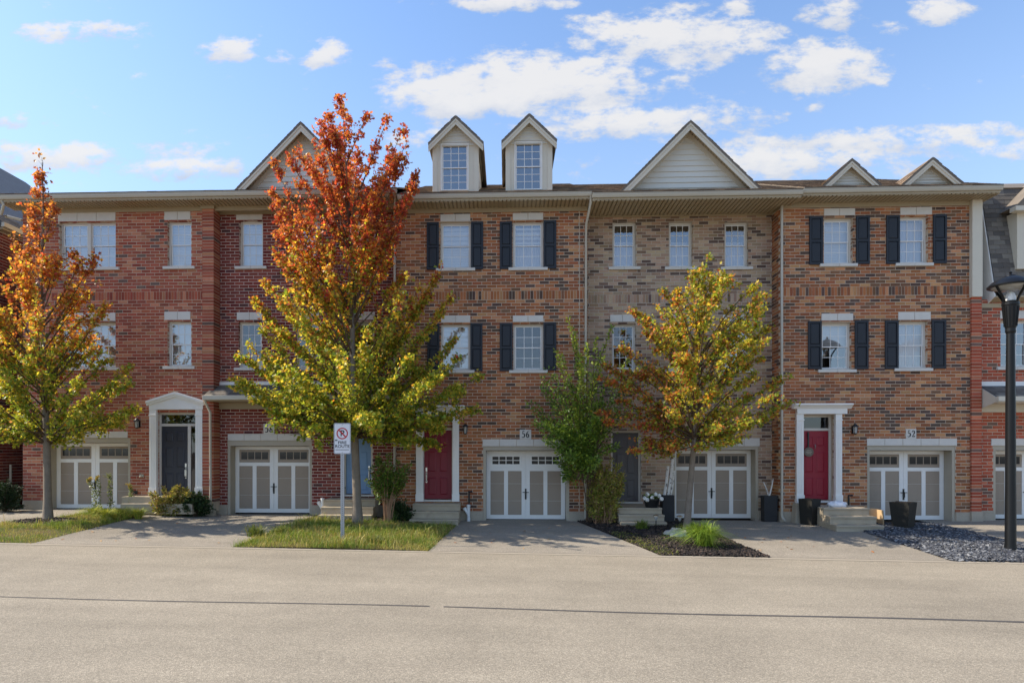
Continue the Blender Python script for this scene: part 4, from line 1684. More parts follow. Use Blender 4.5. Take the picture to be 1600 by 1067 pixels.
# ---- number 52: brown brick with a crimson door
xa, xb = X(1219, Y0), X(1517, Y0)
H = House('brown brick townhouse with crimson door, two small gables and navy shutters', 'brown', Y0, xa, xb, 324)
H.window((1287, 341, 1332, 412), 'full', lintel=(1287, 326, 1336, 337, 2))
H.window((1405, 338, 1450, 411), 'curtain', lintel=(1406, 324, 1456, 336, 2))
H.window((1284, 504, 1330, 577), 'upper', lintel=(1283, 490, 1333, 501, 2))
H.window((1403, 502, 1449, 575), 'curtain', lintel=(1403, 488, 1454, 500, 2))
for r_ in ((1264, 339, 1285, 414), (1337, 338, 1358, 413), (1384, 337, 1405, 413), (1457, 336, 1478, 412),
           (1262, 502, 1283, 577), (1335, 501, 1356, 577), (1382, 501, 1403, 577), (1455, 500, 1477, 576)):
    H.shutter(r_)
H.garage((1348, 704, 1474, 812), (1354, 685, 1495, 696), 5)
H.entry((1252, 673, 1294, 780), 'door_crimson', transom=(652, 669), depth=.26, handle=None, knocker=True)
H.surround((1245, 1256), (1306, 1316), 647, 785, 'flat', (1240, 631, 1331, 647))
H.plaque('52', (1415, 670, 1431, 685))
H.wall_lamp(1336, 671)
vent_pipe(H, 1326, 774, 790)
H.eave(X(1256, 19.27) + .01, X(1569, 19.27), 19.27, 291.5, 1410, wall_x=(xa, X(1534, Y0)))
H.gable((1331, 248), 50, 294, 19.7, .20, 22.8, fw=.12, frame=.08, boards=.09)
H.gable((1457, 246), 53, 292, 19.7, .20, 22.8, fw=.12, frame=.08, boards=.09)
ps = []
row = 0
z = H.zg + .306
while z < H.zs - .2:
    y = Y0 + .12 - (.15 if row % 2 else 0)
    while y < 20.62:
        ps.append((xa - .008, xa + .05, max(Y0 + .0, y), min(20.62, y + BL), z, z + CH - JT))
        y += BL + JT
    row += 1
    z += CH
v, l, s = boxes_arrays(ps)
np_mesh('return_brickwork', v, l, s, M['brick'], np.repeat(pal_color(H.pal, len(ps)), 8, 0), H.root, kind='stuff')
H.downspout([(X(1221.5, 19.93), 19.92, H.zs + .02), (X(1221.5, 19.93), 19.92, H.zg + .2), (X(1222, 19.9), 19.82, H.zg + .09), (X(1226, 19.8), 19.74, H.zg + .06)])
m = MB()
m.box(X(1518, 19.9), X(1534, 19.9), 19.86, Y0 + .4, Z(464, 1526, 19.9), H.zs - .01)
m.build('corner_post', M['cream'], H.root, bevel=.006)
# plinths of the door columns
for (a, b) in ((1241, 1254),):
    m = MB()
    xA, xB = X(a, 19.8), X(b, 19.8)
    m.frustum((xA + xB) / 2, 19.8, H.zg - .1, Z(786, 1250, 19.8), .17, .18, .11, .14)
    m.build('column_plinth', M['concrete'], H.root, bevel=.01)
H.finish(-.3, soldier=[sol(450, 463, 1370)])
H52 = H

# ---- the next house on the right: orange brick with a mansard roof
Y3 = 20.15
xa, xb = X(1533, Y0), X(1533, Y0) + 6.3
H = House('orange brick townhouse with slate grey mansard roof at the right edge', 'orange', Y3, xa, xb, 468)
H.window((1563, 500, 1611, 573), 'dark', cols=3, lintel=(1562, 486, 1614, 498, 2))
H.garage((1541, 704, 1664, 812), (1548, 685, 1680, 696), 5)
px0 = X(1518, Y0 - .06)
H.ztop = Z(468, 1560, Y3)
H.pier(px0, X(1533.5, Y0 - .06), H.zg, Z(466, 1526, Y0), .22)
zm0, zm1 = Z(462, 1575, 19.85), Z(296, 1575, 20.5)
xm = X(1556.5, 19.85)
m = MB()
m.prism_x([(19.85, zm0), (20.5, zm1), (20.7, zm1), (20.7, zm0 - .05), (19.85, zm0 - .05)][::-1], xm, xb)
ms = m.build('mansard', M['roof_grey'], H.root)
vv = Vector((0, .65, zm1 - zm0))
shingles(ms, Vector((xm, 19.84, zm0)), Vector((1, 0, 0)), vv.normalized(), min(2.1, xb - xm), vv.length, 'grey', stuff=False, tab=.34, exp_=.15)
m = MB()
m.prism_x([(19.86, zm0 - .02), (20.5, zm1 - .02), (20.9, zm1 - .02), (20.9, zm0 - .16), (Y3, zm0 - .16)], xm - .03, xm - .002)
m.build('mansard_cheek', M['white'], H.root)
m = MB()
m.prism_x([(19.82, zm0 - .045), (Y3 + .1, zm0 - .16), (Y3 + .1, zm0 - .04), (19.82, zm0 - .005)], xm - .01, xb)
m.box(xa, xb, Y3 - .03, Y3 + .05, zm0 - .30, zm0 - .161)
m.build('soffit', M['soffit'], H.root)
m = MB()
m.prism_x([(20.5, zm1), (20.45, zm1 + .03), (26, zm1 + 2.4), (33, zm1 - .6), (33, zm1 - .7), (20.7, zm1 - .05)][::-1], xm - .35, xb)
rf = m.build('roof', M['roof'], H.root)
# the dormer cut off by the frame
xd0 = X(1587, 19.8)
m = MB()
m.box(xd0 + .12, xd0 + 1.6, 19.9, 22.5, Z(420, 1600, 19.9), Z(330, 1600, 19.9))
dn = m.build('dormer_front', M['cream'], H.root)
m = MB()
m.prism_y([(xd0 - .08, Z(324, 1590, 19.8)), (xd0 + 1.8, Z(324, 1590, 19.8)), (xd0 + .86, Z(324, 1590, 19.8) + .95)], 19.7, 23)
m.build('dormer_roof', M['roof'], dn)
m = MB()
z = Z(324, 1590, 19.8)
m.box(xd0 - .1, xd0 + 1.8, 19.66, 19.9, z - .14, z - .002)
m.build('rake_board', M['cream'], dn)
# pent roof
zt_, zl_ = Z(602, 1590, Y3), Z(620, 1590, 19.4)
xl = X(1534, Y0) + .01
m = MB()
m.prism_x([(19.4, zl_), (19.4, zl_ - .05), (Y3, zt_ - .1), (Y3, zt_)][::-1], xl, xb)
pent = m.build('pent_roof', M['roof_grey'], H.root)
vv = Vector((0, Y3 - 19.4, zt_ - zl_))
shingles(pent, Vector((xl, 19.38, zl_ + .004)), Vector((1, 0, 0)), vv.normalized(), 2.6, vv.length - .06, 'grey', stuff=True)
m = MB()
m.prism_x([(19.41, zl_ - .01), (Y3 - .002, zt_ - .01), (Y3 - .002, zl_ - .34), (19.41, zl_ - .15)], xl - .03, xl - .002)
m.box(xl - .03, xb, 19.30, 19.395, zl_ - .13, zl_ + .012)
m.box(xl + .01, xb, 19.396, Y3 - .001, zl_ - .17, zl_ - .14)
m.box(xl + .01, xb, Y3 - .05, Y3 - .002, zl_ - .4, zl_ - .171)
m.build('soffit', M['cream'], H.root)
m = MB()
m.box(xl, xb, Y3 - .03, Y3 - .001, zt_ - .02, zt_ + .12)
m.build('flashing', M['white'], H.root)
H.cover.append((xl, xb, zl_ - .3, zt_ + .05))
H.finish(-.3)
H50 = H

# ---- the house beyond the left end
nb_ = thing('townhouse', (-19, 24, zb(-19)), 'dark brick house with grey roof beyond the left end of the row', 'townhouse')
xe = -16.45
ze = Z(350, 0, 20.4)
m = MB()
m.box(-26, xe - .32, 19.9, 32, -.4, ze + .1)
m.build('wall', M['mortar_dark'], nb_)
# bricks of its flank, seen in the gap
bs = []
z = .0
row = 0
while z < ze - .3:
    y = 19.9 - (.15 if row % 2 else 0)
    while y < 23.5:
        bs.append((xe - .33, xe - .312 + rng.uniform(0, .004), max(19.9, y), y + BL, z, z + CH - JT))
        y += BL + JT
    z += CH
    row += 1
v, l, s = boxes_arrays(bs)
# the face towards +x is kept by the helper; colours in the dark red mix
np_mesh('brickwork', v, l, s, M['brick'], np.repeat(pal_color(PAL['darkred'], len(bs)), 8, 0), nb_, kind='stuff')
m = MB()
m.prism_y([(xe, ze), (-25, ze + 6.5), (-34, ze), (-34, ze - .12), (-25, ze + 6.36), (xe, ze - .12)][::-1], 20.2, 32.3)
nr = m.build('roof', M['roof_grey'], nb_)
vv = Vector((-9, 0, 6.5)).normalized()
shingles(nr, Vector((xe + .01, 32.3, ze + .01)), Vector((0, -1, 0)), vv, 12.1, 10.5, 'grey', stuff=True, nrm=Vector((6.5, 0, 9)).normalized())
m = MB()
m.box(xe - .02, xe + .10, 20.2, 32.2, ze - .15, ze - .01)
m.build('gutter', M['gutter'], nb_)
m = MB()
m.box(xe - .32, xe - .03, 20.3, 32.2, ze - .2, ze - .14)
m.build('soffit', M['soffit'], nb_)
m = MB()
for y, in ((20.9,), (21.5,)):
    m.tube([(xe - .25, y, .0), (xe - .25, y, 1.7)], .04, 8)
m.build('downspout', M['gutter'], nb_)


# ================================================================== steps
def steps(label, px0, px1, py_top, Yw, Yfront, n=3, skew=0.0, grow=0.0, slab=True, dep=.30):
    x0, x1 = X(px0, Yfront), X(px1, Yfront)
    zt = Z(py_top, (px0 + px1) / 2, Yw - .3)
    zg = ground((x0 + x1) / 2, Yfront) - .03
    rise = (zt - zg) / n
    t = thing('concrete_steps', ((x0 + x1) / 2, (Yw + Yfront) / 2, zg), label, 'steps')
    for k in range(n):
        ya = Yfront + k * dep
        z0, z1 = zg + k * rise, zg + (k + 1) * rise
        if k:
            z0 += .0
        m = MB()
        g = grow * (n - 1 - k)
        ov = .025
        yb = Yw - .04
        m.box(x0 + skew * k, x1 - g - skew * 0, ya, yb, z0, z1 - .055)
        m.box(x0 + skew * k - .006, x1 - g + .006, ya - ov, yb + .001, z1 - .055, z1)
        m.build('step', M['step'], t, bevel=.008)
    return t


steps('three concrete steps under the light blue door', 497, 580, 778, 20.35, 18.95, grow=0.0)
steps('three concrete steps under the dark red door', 640, 716, 786, 20.0, 18.85)
steps('three concrete steps beside the white flower pot at the grey door', 970, 1042, 789, 20.6, 18.75)
t52 = steps('three sunlit concrete steps under the crimson door, gravel in front', 1307, 1381, 790, 20.0, 18.2, dep=.36)
t60 = thing('concrete_steps', (X(260, 19.5), 19.5, 0), 'low concrete landing under the navy door behind the golden shrub', 'steps')
for (a, b, p0, p1, ya) in ((190, 300, 776, 786, 19.45), (188, 300, 787, 800, 19.2)):
    m = MB()
    m.box(X(a, ya), X(b, ya), ya, 19.96, Z(p1 + 3, 250, ya), Z(p0, 250, ya) if ya > 19 else Z(p0 + 1, 250, ya))
    m.build('step', M['step'], t60, bevel=.008)


# ================================================================== plants
MAPLE = np.array([(0, 0, 0), (.36, .10, .04), (.22, .30, .02), (.52, .55, .09), (.20, .60, .02), (0, 1.0, .02), (-.20, .60, .02), (-.52, .55, .09),
                  (-.22, .30, .02), (-.36, .10, .04), (0, .42, -.04)], float)
MAPLE_F = [(10, i, (i + 1) % 10) for i in range(10)]
OVAL = np.array([(0, 0, 0), (.28, .40, .06), (.20, .75, .05), (0, 1, 0), (-.20, .75, .05), (-.28, .40, .06)], float)
OVAL_F = [(0, 1, 2, 3), (0, 3, 4, 5)]


def leaves(name, c, tipdir, nrm, size, cols, tmpl, faces, m, parent, **props):
    N = len(c)
    a = tipdir / (np.linalg.norm(tipdir, axis=1, keepdims=True) + 1e-9)
    n = nrm - (nrm * a).sum(1, keepdims=True) * a
    n /= np.linalg.norm(n, axis=1, keepdims=True) + 1e-9
    b = np.cross(a, n)
    k = len(tmpl)
    s = size[:, None, None]
    v = c[:, None] + s * (tmpl[None, :, 0:1] * b[:, None] + tmpl[None, :, 1:2] * a[:, None] + tmpl[None, :, 2:3] * n[:, None])
    fl = np.array([i for f in faces for i in f])
    fs = np.array([len(f) for f in faces])
    loops = (np.arange(N)[:, None] * k + fl[None]).reshape(-1)
    return np_mesh(name, v.reshape(-1, 3), loops, np.tile(fs, N), m, np.repeat(cols, k, 0), parent, **props)


def bez(p0, p1, p2, t):
    t = np.asarray(t)[:, None]
    return (1 - t) ** 2 * p0 + 2 * t * (1 - t) * p1 + t * t * p2


def sphere_dirs(n):
    v = rng.normal(size=(n, 3))
    return v / np.linalg.norm(v, axis=1, keepdims=True)


def maple(label, base_px, profile, tips, nauto, colorf, trunk_r, lean_top, first=.62, density=95, leafsize=(.068, .115), crown_bottom=None, depth_k=.9, twig_r=.30, habit=1.0):
    bx, by, bz = G(*base_px)
    t = thing('maple_tree', (bx, by, bz), label, 'tree', 'young maples in front of the houses')
    Yt = by
    prof = np.array(profile, float)               # py, left, right
    top = np.array([X(lean_top[0], Yt), Yt, Z(lean_top[1], lean_top[0], Yt)])
    b0 = np.array([bx, by, bz])
    zz = lambda py: Z(py, base_px[0], Yt)
    # trunk
    nseg = 16
    tr = []
    for i in range(nseg + 1):
        f = i / nseg
        p = b0 * (1 - f) + top * f
        p = p + np.array([math.sin(f * 9 + bx) * .05 * f, math.cos(f * 7 + bx) * .05 * f, 0])
        tr.append(p)
    tr = np.array(tr)
    rad = [trunk_r * (1.35 if i == 0 else 1.0) * max(.05, (1 - (i / nseg)) ** .9) + .006 for i in range(nseg + 1)]
    m = MB()
    m.tube([tr[0] - (0, 0, .06)] + list(tr[:]), [trunk_r * 1.6] + rad, 12)
    m.build('trunk', M['bark'], t, smooth=True)
    trunk_at = lambda z: np.array([np.interp(z, tr[:, 2], tr[:, 0]), np.interp(z, tr[:, 2], tr[:, 1]), z])
    H_ = top[2] - bz
    zfirst = bz + first
    br = MB()
    P, D, Nn, Sz, Hh = [], [], [], [], []

    def plume(tip, spread, dens, thick):
        r = math.hypot(tip[0] - trunk_at(tip[2])[0], tip[1] - by)
        rise = r * rng.uniform(.7, 1.2) * habit * (.62 + 2.1 * max(0, (tip[2] - bz) / H_ - .30)) + .2
        z0 = max(zfirst + rng.uniform(0, .35), tip[2] - rise)
        z0 = min(z0, tip[2] + .5)
        p0 = trunk_at(z0)
        p1 = p0 + (tip - p0) * np.array([.52, .52, .50 if habit > .8 else .72]) + rng.normal(size=3) * .08
        L = np.linalg.norm(tip - p0) + 1e-6
        ts = np.linspace(0, 1, 9)
        path = bez(p0, p1, tip, ts)
        br.tube(path, [max(.004, thick * (1 - x) ** .8 * min(1, L / 2.2)) for x in ts], 5, cap=False)
        n = int(max(3, L * dens / 9))
        tt = np.clip(rng.beta(1.9, 1.15, n), .12, 1)
        q = bez(p0, p1, tip, tt)
        tang = bez(p0, p1, tip, np.clip(tt + .03, 0, 1.03)) - q
        tang /= np.linalg.norm(tang, axis=1, keepdims=True) + 1e-9
        td = tang * .9 + sphere_dirs(n) * np.array([.95, .95, .95 if habit > .8 else .55]) + np.array([0, 0, .30 if habit > .8 else .12])
        td /= np.linalg.norm(td, axis=1, keepdims=True)
        tl = rng.uniform(.35, 1.0, n) * spread * (1.2 - .62 * tt)
        for k in range(n):
            nl = rng.integers(6, 13)
            u = np.sqrt(rng.uniform(.05, 1, nl))[:, None]
            c = q[k] + td[k] * tl[k] * u + rng.normal(size=(nl, 3)) * .045
            P.append(c)
            D.append(td[k] * .5 + sphere_dirs(nl) * .8 + np.array([0, 0, -.45]))
            out = c - np.array([trunk_at(c[0, 2])[0], by, c[0, 2] - .8])
            out /= np.linalg.norm(out, axis=1, keepdims=True) + 1e-9
            Nn.append(out * .45 + sphere_dirs(nl) * 1.0 + np.array([0, 0, .45]))
            Sz.append(rng.uniform(*leafsize, nl))
            if k % 3 == 0:
                br.tube([q[k], q[k] + td[k] * tl[k] * .8], [.006, .002], 3, cap=False)

    for tp in tips:
        px, py = tp[:2]
        dy = tp[2] if len(tp) > 2 else rng.uniform(-.5, .5)
        Y = Yt + dy
        plume(np.array([X(px, Y), Y, Z(py, px, Y)]), twig_r, density * 1.5, .03)
    py0, py1 = prof[0, 0], prof[-1, 0]
    for k in range(nauto):
        # more branches where the crown is wide
        while True:
            py = rng.uniform(py0, py1)
            l, r = np.interp(py, prof[:, 0], prof[:, 1]), np.interp(py, prof[:, 0], prof[:, 2])
            if rng.uniform() < (r - l) / (prof[:, 2] - prof[:, 1]).max() + .12:
                break
        z = zz(py)
        c = trunk_at(z)
        a = rng.uniform(0, 2 * math.pi)
        cxp = PX(c[0], c[1])
        R = X(r, Yt) - c[0] if math.cos(a) > 0 else c[0] - X(l, Yt)
        Rm = (X(r, Yt) - X(l, Yt)) / 2 * depth_k
        s = rng.uniform(.45, .97) ** .7
        tip = np.array([c[0] + math.cos(a) * max(.1, R) * s, by + math.sin(a) * Rm * s, z])
        plume(tip, twig_r, density, .026)
    br.build('branches', M['twig'], t, kind='stuff')
    P, D, Nn, Sz = np.concatenate(P), np.concatenate(D), np.concatenate(Nn), np.concatenate(Sz)
    # keep the crown's own gaps: a coarse random thinning field
    cell = np.floor(P / .42).astype(int)
    hsh = (cell[:, 0] * 73856093 ^ cell[:, 1] * 19349663 ^ cell[:, 2] * 83492791) % 1000 / 1000.0
    keep = rng.uniform(size=len(P)) < np.where(hsh < .27, .16, .94)
    P, D, Nn, Sz, hsh = P[keep], D[keep], Nn[keep], Sz[keep], hsh[keep]
    pyv = YH - F * (P[:, 2] - CAMZ) / by
    pxv = CX + F * (P[:, 0] / by + math.tan(YAW))
    radial = np.hypot(P[:, 0] - bx, P[:, 1] - by)
    cols = colorf(pxv, pyv, radial, hsh, len(P))
    leaves('crown', P, D, Nn, Sz, cols, MAPLE, MAPLE_F, M['leaf'], t, kind='stuff')
    return t, len(P)


def mixcols(w, cols, n, jit=.30):
    """w: (n,k) weights -> picks one colour per leaf with jitter"""
    w = np.clip(w, 1e-4, None)
    cw = np.cumsum(w / w.sum(1, keepdims=True), 1)
    idx = (rng.uniform(size=(n, 1)) > cw).sum(1).clip(0, len(cols) - 1)
    c = np.array(cols)[idx] * rng.uniform(1 - jit, 1 + jit, (n, 1)) * rng.uniform(.93, 1.07, (n, 3))
    return np.concatenate([c, np.ones((n, 1))], 1)


RED, RUST, ORANGE, AMBER, YELLOW, OLIVE, GREEN, DGREEN, BROWN = ((.42, .075, .05), (.42, .14, .055), (.56, .21, .05), (.58, .32, .06), (.58, .48, .07),
                                                                (.36, .36, .045), (.22, .30, .04), (.11, .18, .026), (.28, .15, .07))
PALT = [RED, RUST, ORANGE, AMBER, YELLOW, OLIVE, GREEN, DGREEN, BROWN]
sg = lambda x: 1 / (1 + np.exp(-x))


def col_mid(px, py, rad, h, n):
    hi = sg((432 + 120 * (h - .5) - py) / 26)
    py = py + 70 * (h - .5)
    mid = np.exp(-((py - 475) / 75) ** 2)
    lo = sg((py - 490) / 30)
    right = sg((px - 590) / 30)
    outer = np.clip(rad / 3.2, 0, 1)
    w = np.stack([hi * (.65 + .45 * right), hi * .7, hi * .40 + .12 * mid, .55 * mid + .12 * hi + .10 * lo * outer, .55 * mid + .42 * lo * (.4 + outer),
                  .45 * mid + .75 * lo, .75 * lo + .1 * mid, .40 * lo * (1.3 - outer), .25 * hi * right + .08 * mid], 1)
    return mixcols(w, PALT, n)


def col_left(px, py, rad, h, n):
    hi = sg((400 + 120 * (h - .5) - py) / 28)
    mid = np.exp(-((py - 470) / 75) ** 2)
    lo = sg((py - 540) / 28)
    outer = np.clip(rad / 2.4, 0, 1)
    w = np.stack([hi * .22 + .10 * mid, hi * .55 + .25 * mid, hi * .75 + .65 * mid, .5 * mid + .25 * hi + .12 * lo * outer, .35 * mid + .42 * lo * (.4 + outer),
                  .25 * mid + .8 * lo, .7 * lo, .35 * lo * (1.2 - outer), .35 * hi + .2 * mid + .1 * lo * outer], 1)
    return mixcols(w, PALT, n)


def col_right(px, py, rad, h, n):
    left = sg((1034 + 60 * (h - .5) - px) / 28)
    top = sg((530 - py) / 30)
    outer = np.clip(rad / 2.6, 0, 1)
    low = sg((py - 660) / 14) * left
    w = np.stack([.12 * left + .65 * low, .45 * left + .3 * low + .08 * outer, .28 * left + .30 * outer, (.16 + .15 * top), .42 * (1 - left) + .45 * top, 1.15 * (1 - .55 * left),
                  .70 * (1 - .7 * left), .16 + 0 * px, .55 * left + .22 * outer], 1)
    return mixcols(w, PALT, n)


nl = []
nl.append(maple('tallest maple, red at the top and yellow green below, behind the fire route sign', (559, 822),
    [(215, 500, 645), (260, 470, 655), (300, 428, 650), (350, 428, 642), (400, 432, 640), (440, 408, 690), (480, 410, 705), (520, 392, 712), (560, 368, 725), (600, 360, 752),
     (640, 378, 750), (680, 440, 735), (700, 490, 690)],
    [(532, 154, 0), (530, 164, .1), (536, 176, -.1), (531, 192, .1), (540, 210, .1), (528, 222, -.1), (512, 178, .3), (545, 185, -.2), (575, 178, .2), (606, 184, -.2), (630, 200, .3), (636, 222, -.3), (653, 270, .2), (648, 290, -.4), (427, 252, .2), (447, 240, -.3), (462, 232, .3),
     (425, 300, -.3), (422, 322, .3), (440, 360, .2), (486, 250, -.4), (432, 398, .4), (410, 436, -.3), (398, 470, .2), (412, 505, -.5), (372, 556, .3), (360, 590, -.3), (384, 622, .4),
     (436, 652, -.4), (690, 420, .2), (704, 466, -.2), (714, 530, .3), (748, 590, -.3), (745, 640, .3), (700, 668, -.6), (420, 570, -.9), (520, 690, -.8), (640, 690, -.5), (590, 650, -1.4), (480, 600, -1.6), (640, 560, -1.5)],
    158, col_mid, .125, (540, 190), first=2.5, density=138))
nl.append(maple('maple at the left edge with a thin orange top, standing on its own lawn', (75, 815),
    [(320, 45, 88), (360, 40, 95), (400, 25, 120), (430, 5, 140), (480, -25, 160), (520, -45, 165), (560, -80, 172), (600, -100, 203), (640, -110, 212), (670, -70, 195), (695, 20, 125)],
    [(64, 250, 0), (62, 260, .05), (67, 270, -.05), (62, 288, 0), (68, 305, .1), (60, 275, .1), (58, 300, -.1), (75, 318, .2), (86, 325, -.2), (42, 322, .1), (50, 345, 0), (80, 350, .1), (20, 368, .2), (18, 412, -.3), (5, 440, .3), (152, 398, .2), (128, 402, -.2), (165, 478, -.3), (150, 500, .3),
     (205, 572, .3), (200, 600, -.3), (213, 640, .2), (195, 655, -.4), (-40, 560, .2), (-60, 620, -.2), (20, 690, -.5), (120, 690, .4), (40, 560, -1.3), (120, 600, -1.4), (170, 560, .1)],
    95, col_left, .105, (62, 253), first=2.15, density=122))
nl.append(maple('olive and rust coloured maple in the black mulch bed', (1073, 832),
    [(425, 1075, 1135), (460, 1040, 1196), (490, 992, 1200), (520, 1000, 1200), (560, 978, 1212), (600, 940, 1232), (640, 948, 1230), (680, 965, 1195), (705, 1000, 1120)],
    [(1107, 405, 0), (1095, 420, .2), (1128, 430, -.2), (1072, 432, .1), (1082, 426, -.2), (1180, 448, .2), (1200, 458, -.2), (1195, 478, .3), (988, 486, .2), (1000, 500, -.3), (1035, 455, -.2), (1010, 520, .3), (1205, 510, .1),
     (970, 545, -.2), (948, 572, .2), (938, 590, -.2), (932, 645, .2), (950, 660, -.3), (1235, 590, .2), (1238, 628, -.2), (1210, 650, .3), (985, 705, -.6), (1000, 695, -.2), (1010, 712, -.4), (1150, 690, .3), (1060, 560, -1.3), (1120, 610, -1.4),
     (1150, 520, -.8), (1190, 560, .1), (1040, 640, -1.5)],
    88, col_right, .092, (1103, 430), first=2.35, habit=.62, density=128, leafsize=(.062, .105)))
print('maple leaves', [k for _, k in nl])


def stems_plant(name, label, cat, base, stems, leaf, m_leaf, m_stem, tmpl=(OVAL, OVAL_F), group=None, rad=.012):
    """stems: list of (tip xyz, n leaves, leaf size, colours, spread, bow, start)"""
    t = thing(name, tuple(base), label, cat, group)
    b = MB()
    P, D, Nn, Sz, Cc = [], [], [], [], []
    for (o, tip, n, sz, cols, spread, bow, st) in stems:
        o, tip = np.array(o, float), np.array(tip, float)
        p1 = o + (tip - o) * np.array([.35 * bow, .35 * bow, .6]) + rng.normal(size=3) * .03
        ts = np.linspace(0, 1, 7)
        b.tube(bez(o, p1, tip, ts), [rad * (1 - .8 * x) for x in ts], 5, cap=False)
        tt = rng.uniform(st, 1, n)
        q = bez(o, p1, tip, tt)
        d = sphere_dirs(n)
        dd = (d + (tip - o) / (np.linalg.norm(tip - o) + 1e-6) * .6)
        P.append(q + d * (spread * (1.1 - .75 * tt) * rng.uniform(.1, 1, n))[:, None])
        D.append(dd)
        Nn.append(sphere_dirs(n) + np.array([0, 0, .8]))
        Sz.append(rng.uniform(.75, 1.3, n) * sz)
        c = np.array(cols)[rng.integers(len(cols), size=n)] * rng.uniform(.75, 1.25, (n, 1))
        Cc.append(np.concatenate([c, np.ones((n, 1))], 1))
    b.build('stem', M[m_stem], t, smooth=True)
    leaves('foliage', np.concatenate(P), np.concatenate(D), np.concatenate(Nn), np.concatenate(Sz), np.concatenate(Cc), tmpl[0], tmpl[1], M[m_leaf], t, kind='stuff')
    return t


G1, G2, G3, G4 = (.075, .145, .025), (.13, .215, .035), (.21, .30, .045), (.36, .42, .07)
# tall unruly shrub between 56 and 54
base = G(924, 818)
bx, by, bz = base
st = []
Yc = 19.15
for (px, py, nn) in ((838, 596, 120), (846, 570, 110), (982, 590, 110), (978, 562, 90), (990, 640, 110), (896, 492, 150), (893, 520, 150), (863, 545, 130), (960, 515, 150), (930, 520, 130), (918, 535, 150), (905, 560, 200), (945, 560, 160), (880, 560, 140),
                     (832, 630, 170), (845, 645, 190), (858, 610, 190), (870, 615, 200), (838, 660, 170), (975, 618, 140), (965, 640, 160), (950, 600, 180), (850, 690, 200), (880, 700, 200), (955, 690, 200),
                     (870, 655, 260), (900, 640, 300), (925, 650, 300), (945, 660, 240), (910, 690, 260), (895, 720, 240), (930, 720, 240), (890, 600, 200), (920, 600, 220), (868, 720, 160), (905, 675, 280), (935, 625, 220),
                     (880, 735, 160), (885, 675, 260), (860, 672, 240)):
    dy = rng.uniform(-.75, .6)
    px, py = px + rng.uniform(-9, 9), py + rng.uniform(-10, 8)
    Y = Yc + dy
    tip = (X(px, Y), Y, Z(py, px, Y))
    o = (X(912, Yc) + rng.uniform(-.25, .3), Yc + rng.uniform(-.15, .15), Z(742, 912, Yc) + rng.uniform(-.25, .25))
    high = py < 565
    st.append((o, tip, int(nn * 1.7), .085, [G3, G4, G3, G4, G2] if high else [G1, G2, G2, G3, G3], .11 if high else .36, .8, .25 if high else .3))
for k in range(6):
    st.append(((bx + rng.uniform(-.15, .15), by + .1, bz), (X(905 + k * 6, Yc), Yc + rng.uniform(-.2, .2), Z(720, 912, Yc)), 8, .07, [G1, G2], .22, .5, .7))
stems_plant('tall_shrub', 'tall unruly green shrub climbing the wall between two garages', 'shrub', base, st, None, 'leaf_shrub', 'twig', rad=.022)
# yellowish twiggy shrub under it
base = G(942, 819)
bx, by, bz = base
st = []
for k in range(46):
    px, py = rng.uniform(914, 974), rng.uniform(715, 805)
    Y = by + rng.uniform(-.35, .35)
    ycols = [(.36, .35, .07), (.25, .28, .05), (.42, .34, .09), (.16, .20, .03), (.28, .18, .08)]
    st.append(((bx + rng.uniform(-.25, .3), by + rng.uniform(-.15, .15), bz), (X(px, Y), Y, Z(py, px, Y)), 150 if py < 770 else 60, .072, ycols, .22, .7, .35))
stems_plant('shrub', 'yellow green twiggy shrub beside the grey door steps', 'shrub', base, st, None, 'leaf_shrub', 'stem_tan', rad=.012)
# small crape-like tree by the red door
base = G(606, 819)
bx, by, bz = base
st = []
for k in range(26):
    px, py = rng.uniform(574, 640), rng.uniform(708, 768)
    Y = by + rng.uniform(-.4, .4)
    o = (bx + rng.uniform(-.10, .10), by + rng.uniform(-.06, .06), bz)
    st.append((o, (X(px, Y), Y, Z(py, px, Y)), 170, .07, [G1, G2, G1, G3, (.16, .14, .04)], .26, .2, .6))
stems_plant('small_tree', 'small bushy tree with several tan stems between the blue and dark red doors', 'tree', base, st, None, 'leaf_shrub', 'stem_tan', rad=.022)


def evergreen(label, px, py, hw, h_px, n=2600, cols=((.018, .04, .014), (.03, .06, .02), (.05, .085, .025))):
    bx, by, bz = G(px, py)
    R = hw / F * by
    Hh = h_px / F * by
    st = []
    for k in range(60):
        a, e = rng.uniform(0, 2 * math.pi), rng.uniform(.15, 1.35)
        r = rng.uniform(.75, 1.1)
        tip = (bx + R * r * math.cos(a) * math.cos(e), by + R * .8 * r * math.sin(a) * math.cos(e), bz + Hh * r * math.sin(e) + .04)
        st.append(((bx, by, bz), tip, n // 60, .065, cols, .14, .8, .35))
    stems_plant('evergreen_bush', label, 'shrub', (bx, by, bz), st, None, 'needle', 'twig', rad=.009,
                tmpl=(np.array([(0, 0, 0), (.13, .3, .0), (0, 1, 0), (-.13, .3, 0), (.5, .62, .12), (-.5, .62, .12), (.16, .5, .05), (-.16, .5, .05)], float),
                      [(0, 1, 2, 3), (0, 6, 4), (0, 5, 7)]))


evergreen('dark green low evergreen bush beside the dark red door steps', 627, 818, 21, 36, 3800)
evergreen('dark green low evergreen bush against the corner right of the navy door', 304, 807, 32, 36, 5600)
evergreen('dark bush at the left edge beside the neighbouring house', 8, 800, 34, 48, 5200, ((.015, .03, .012), (.025, .05, .018)))
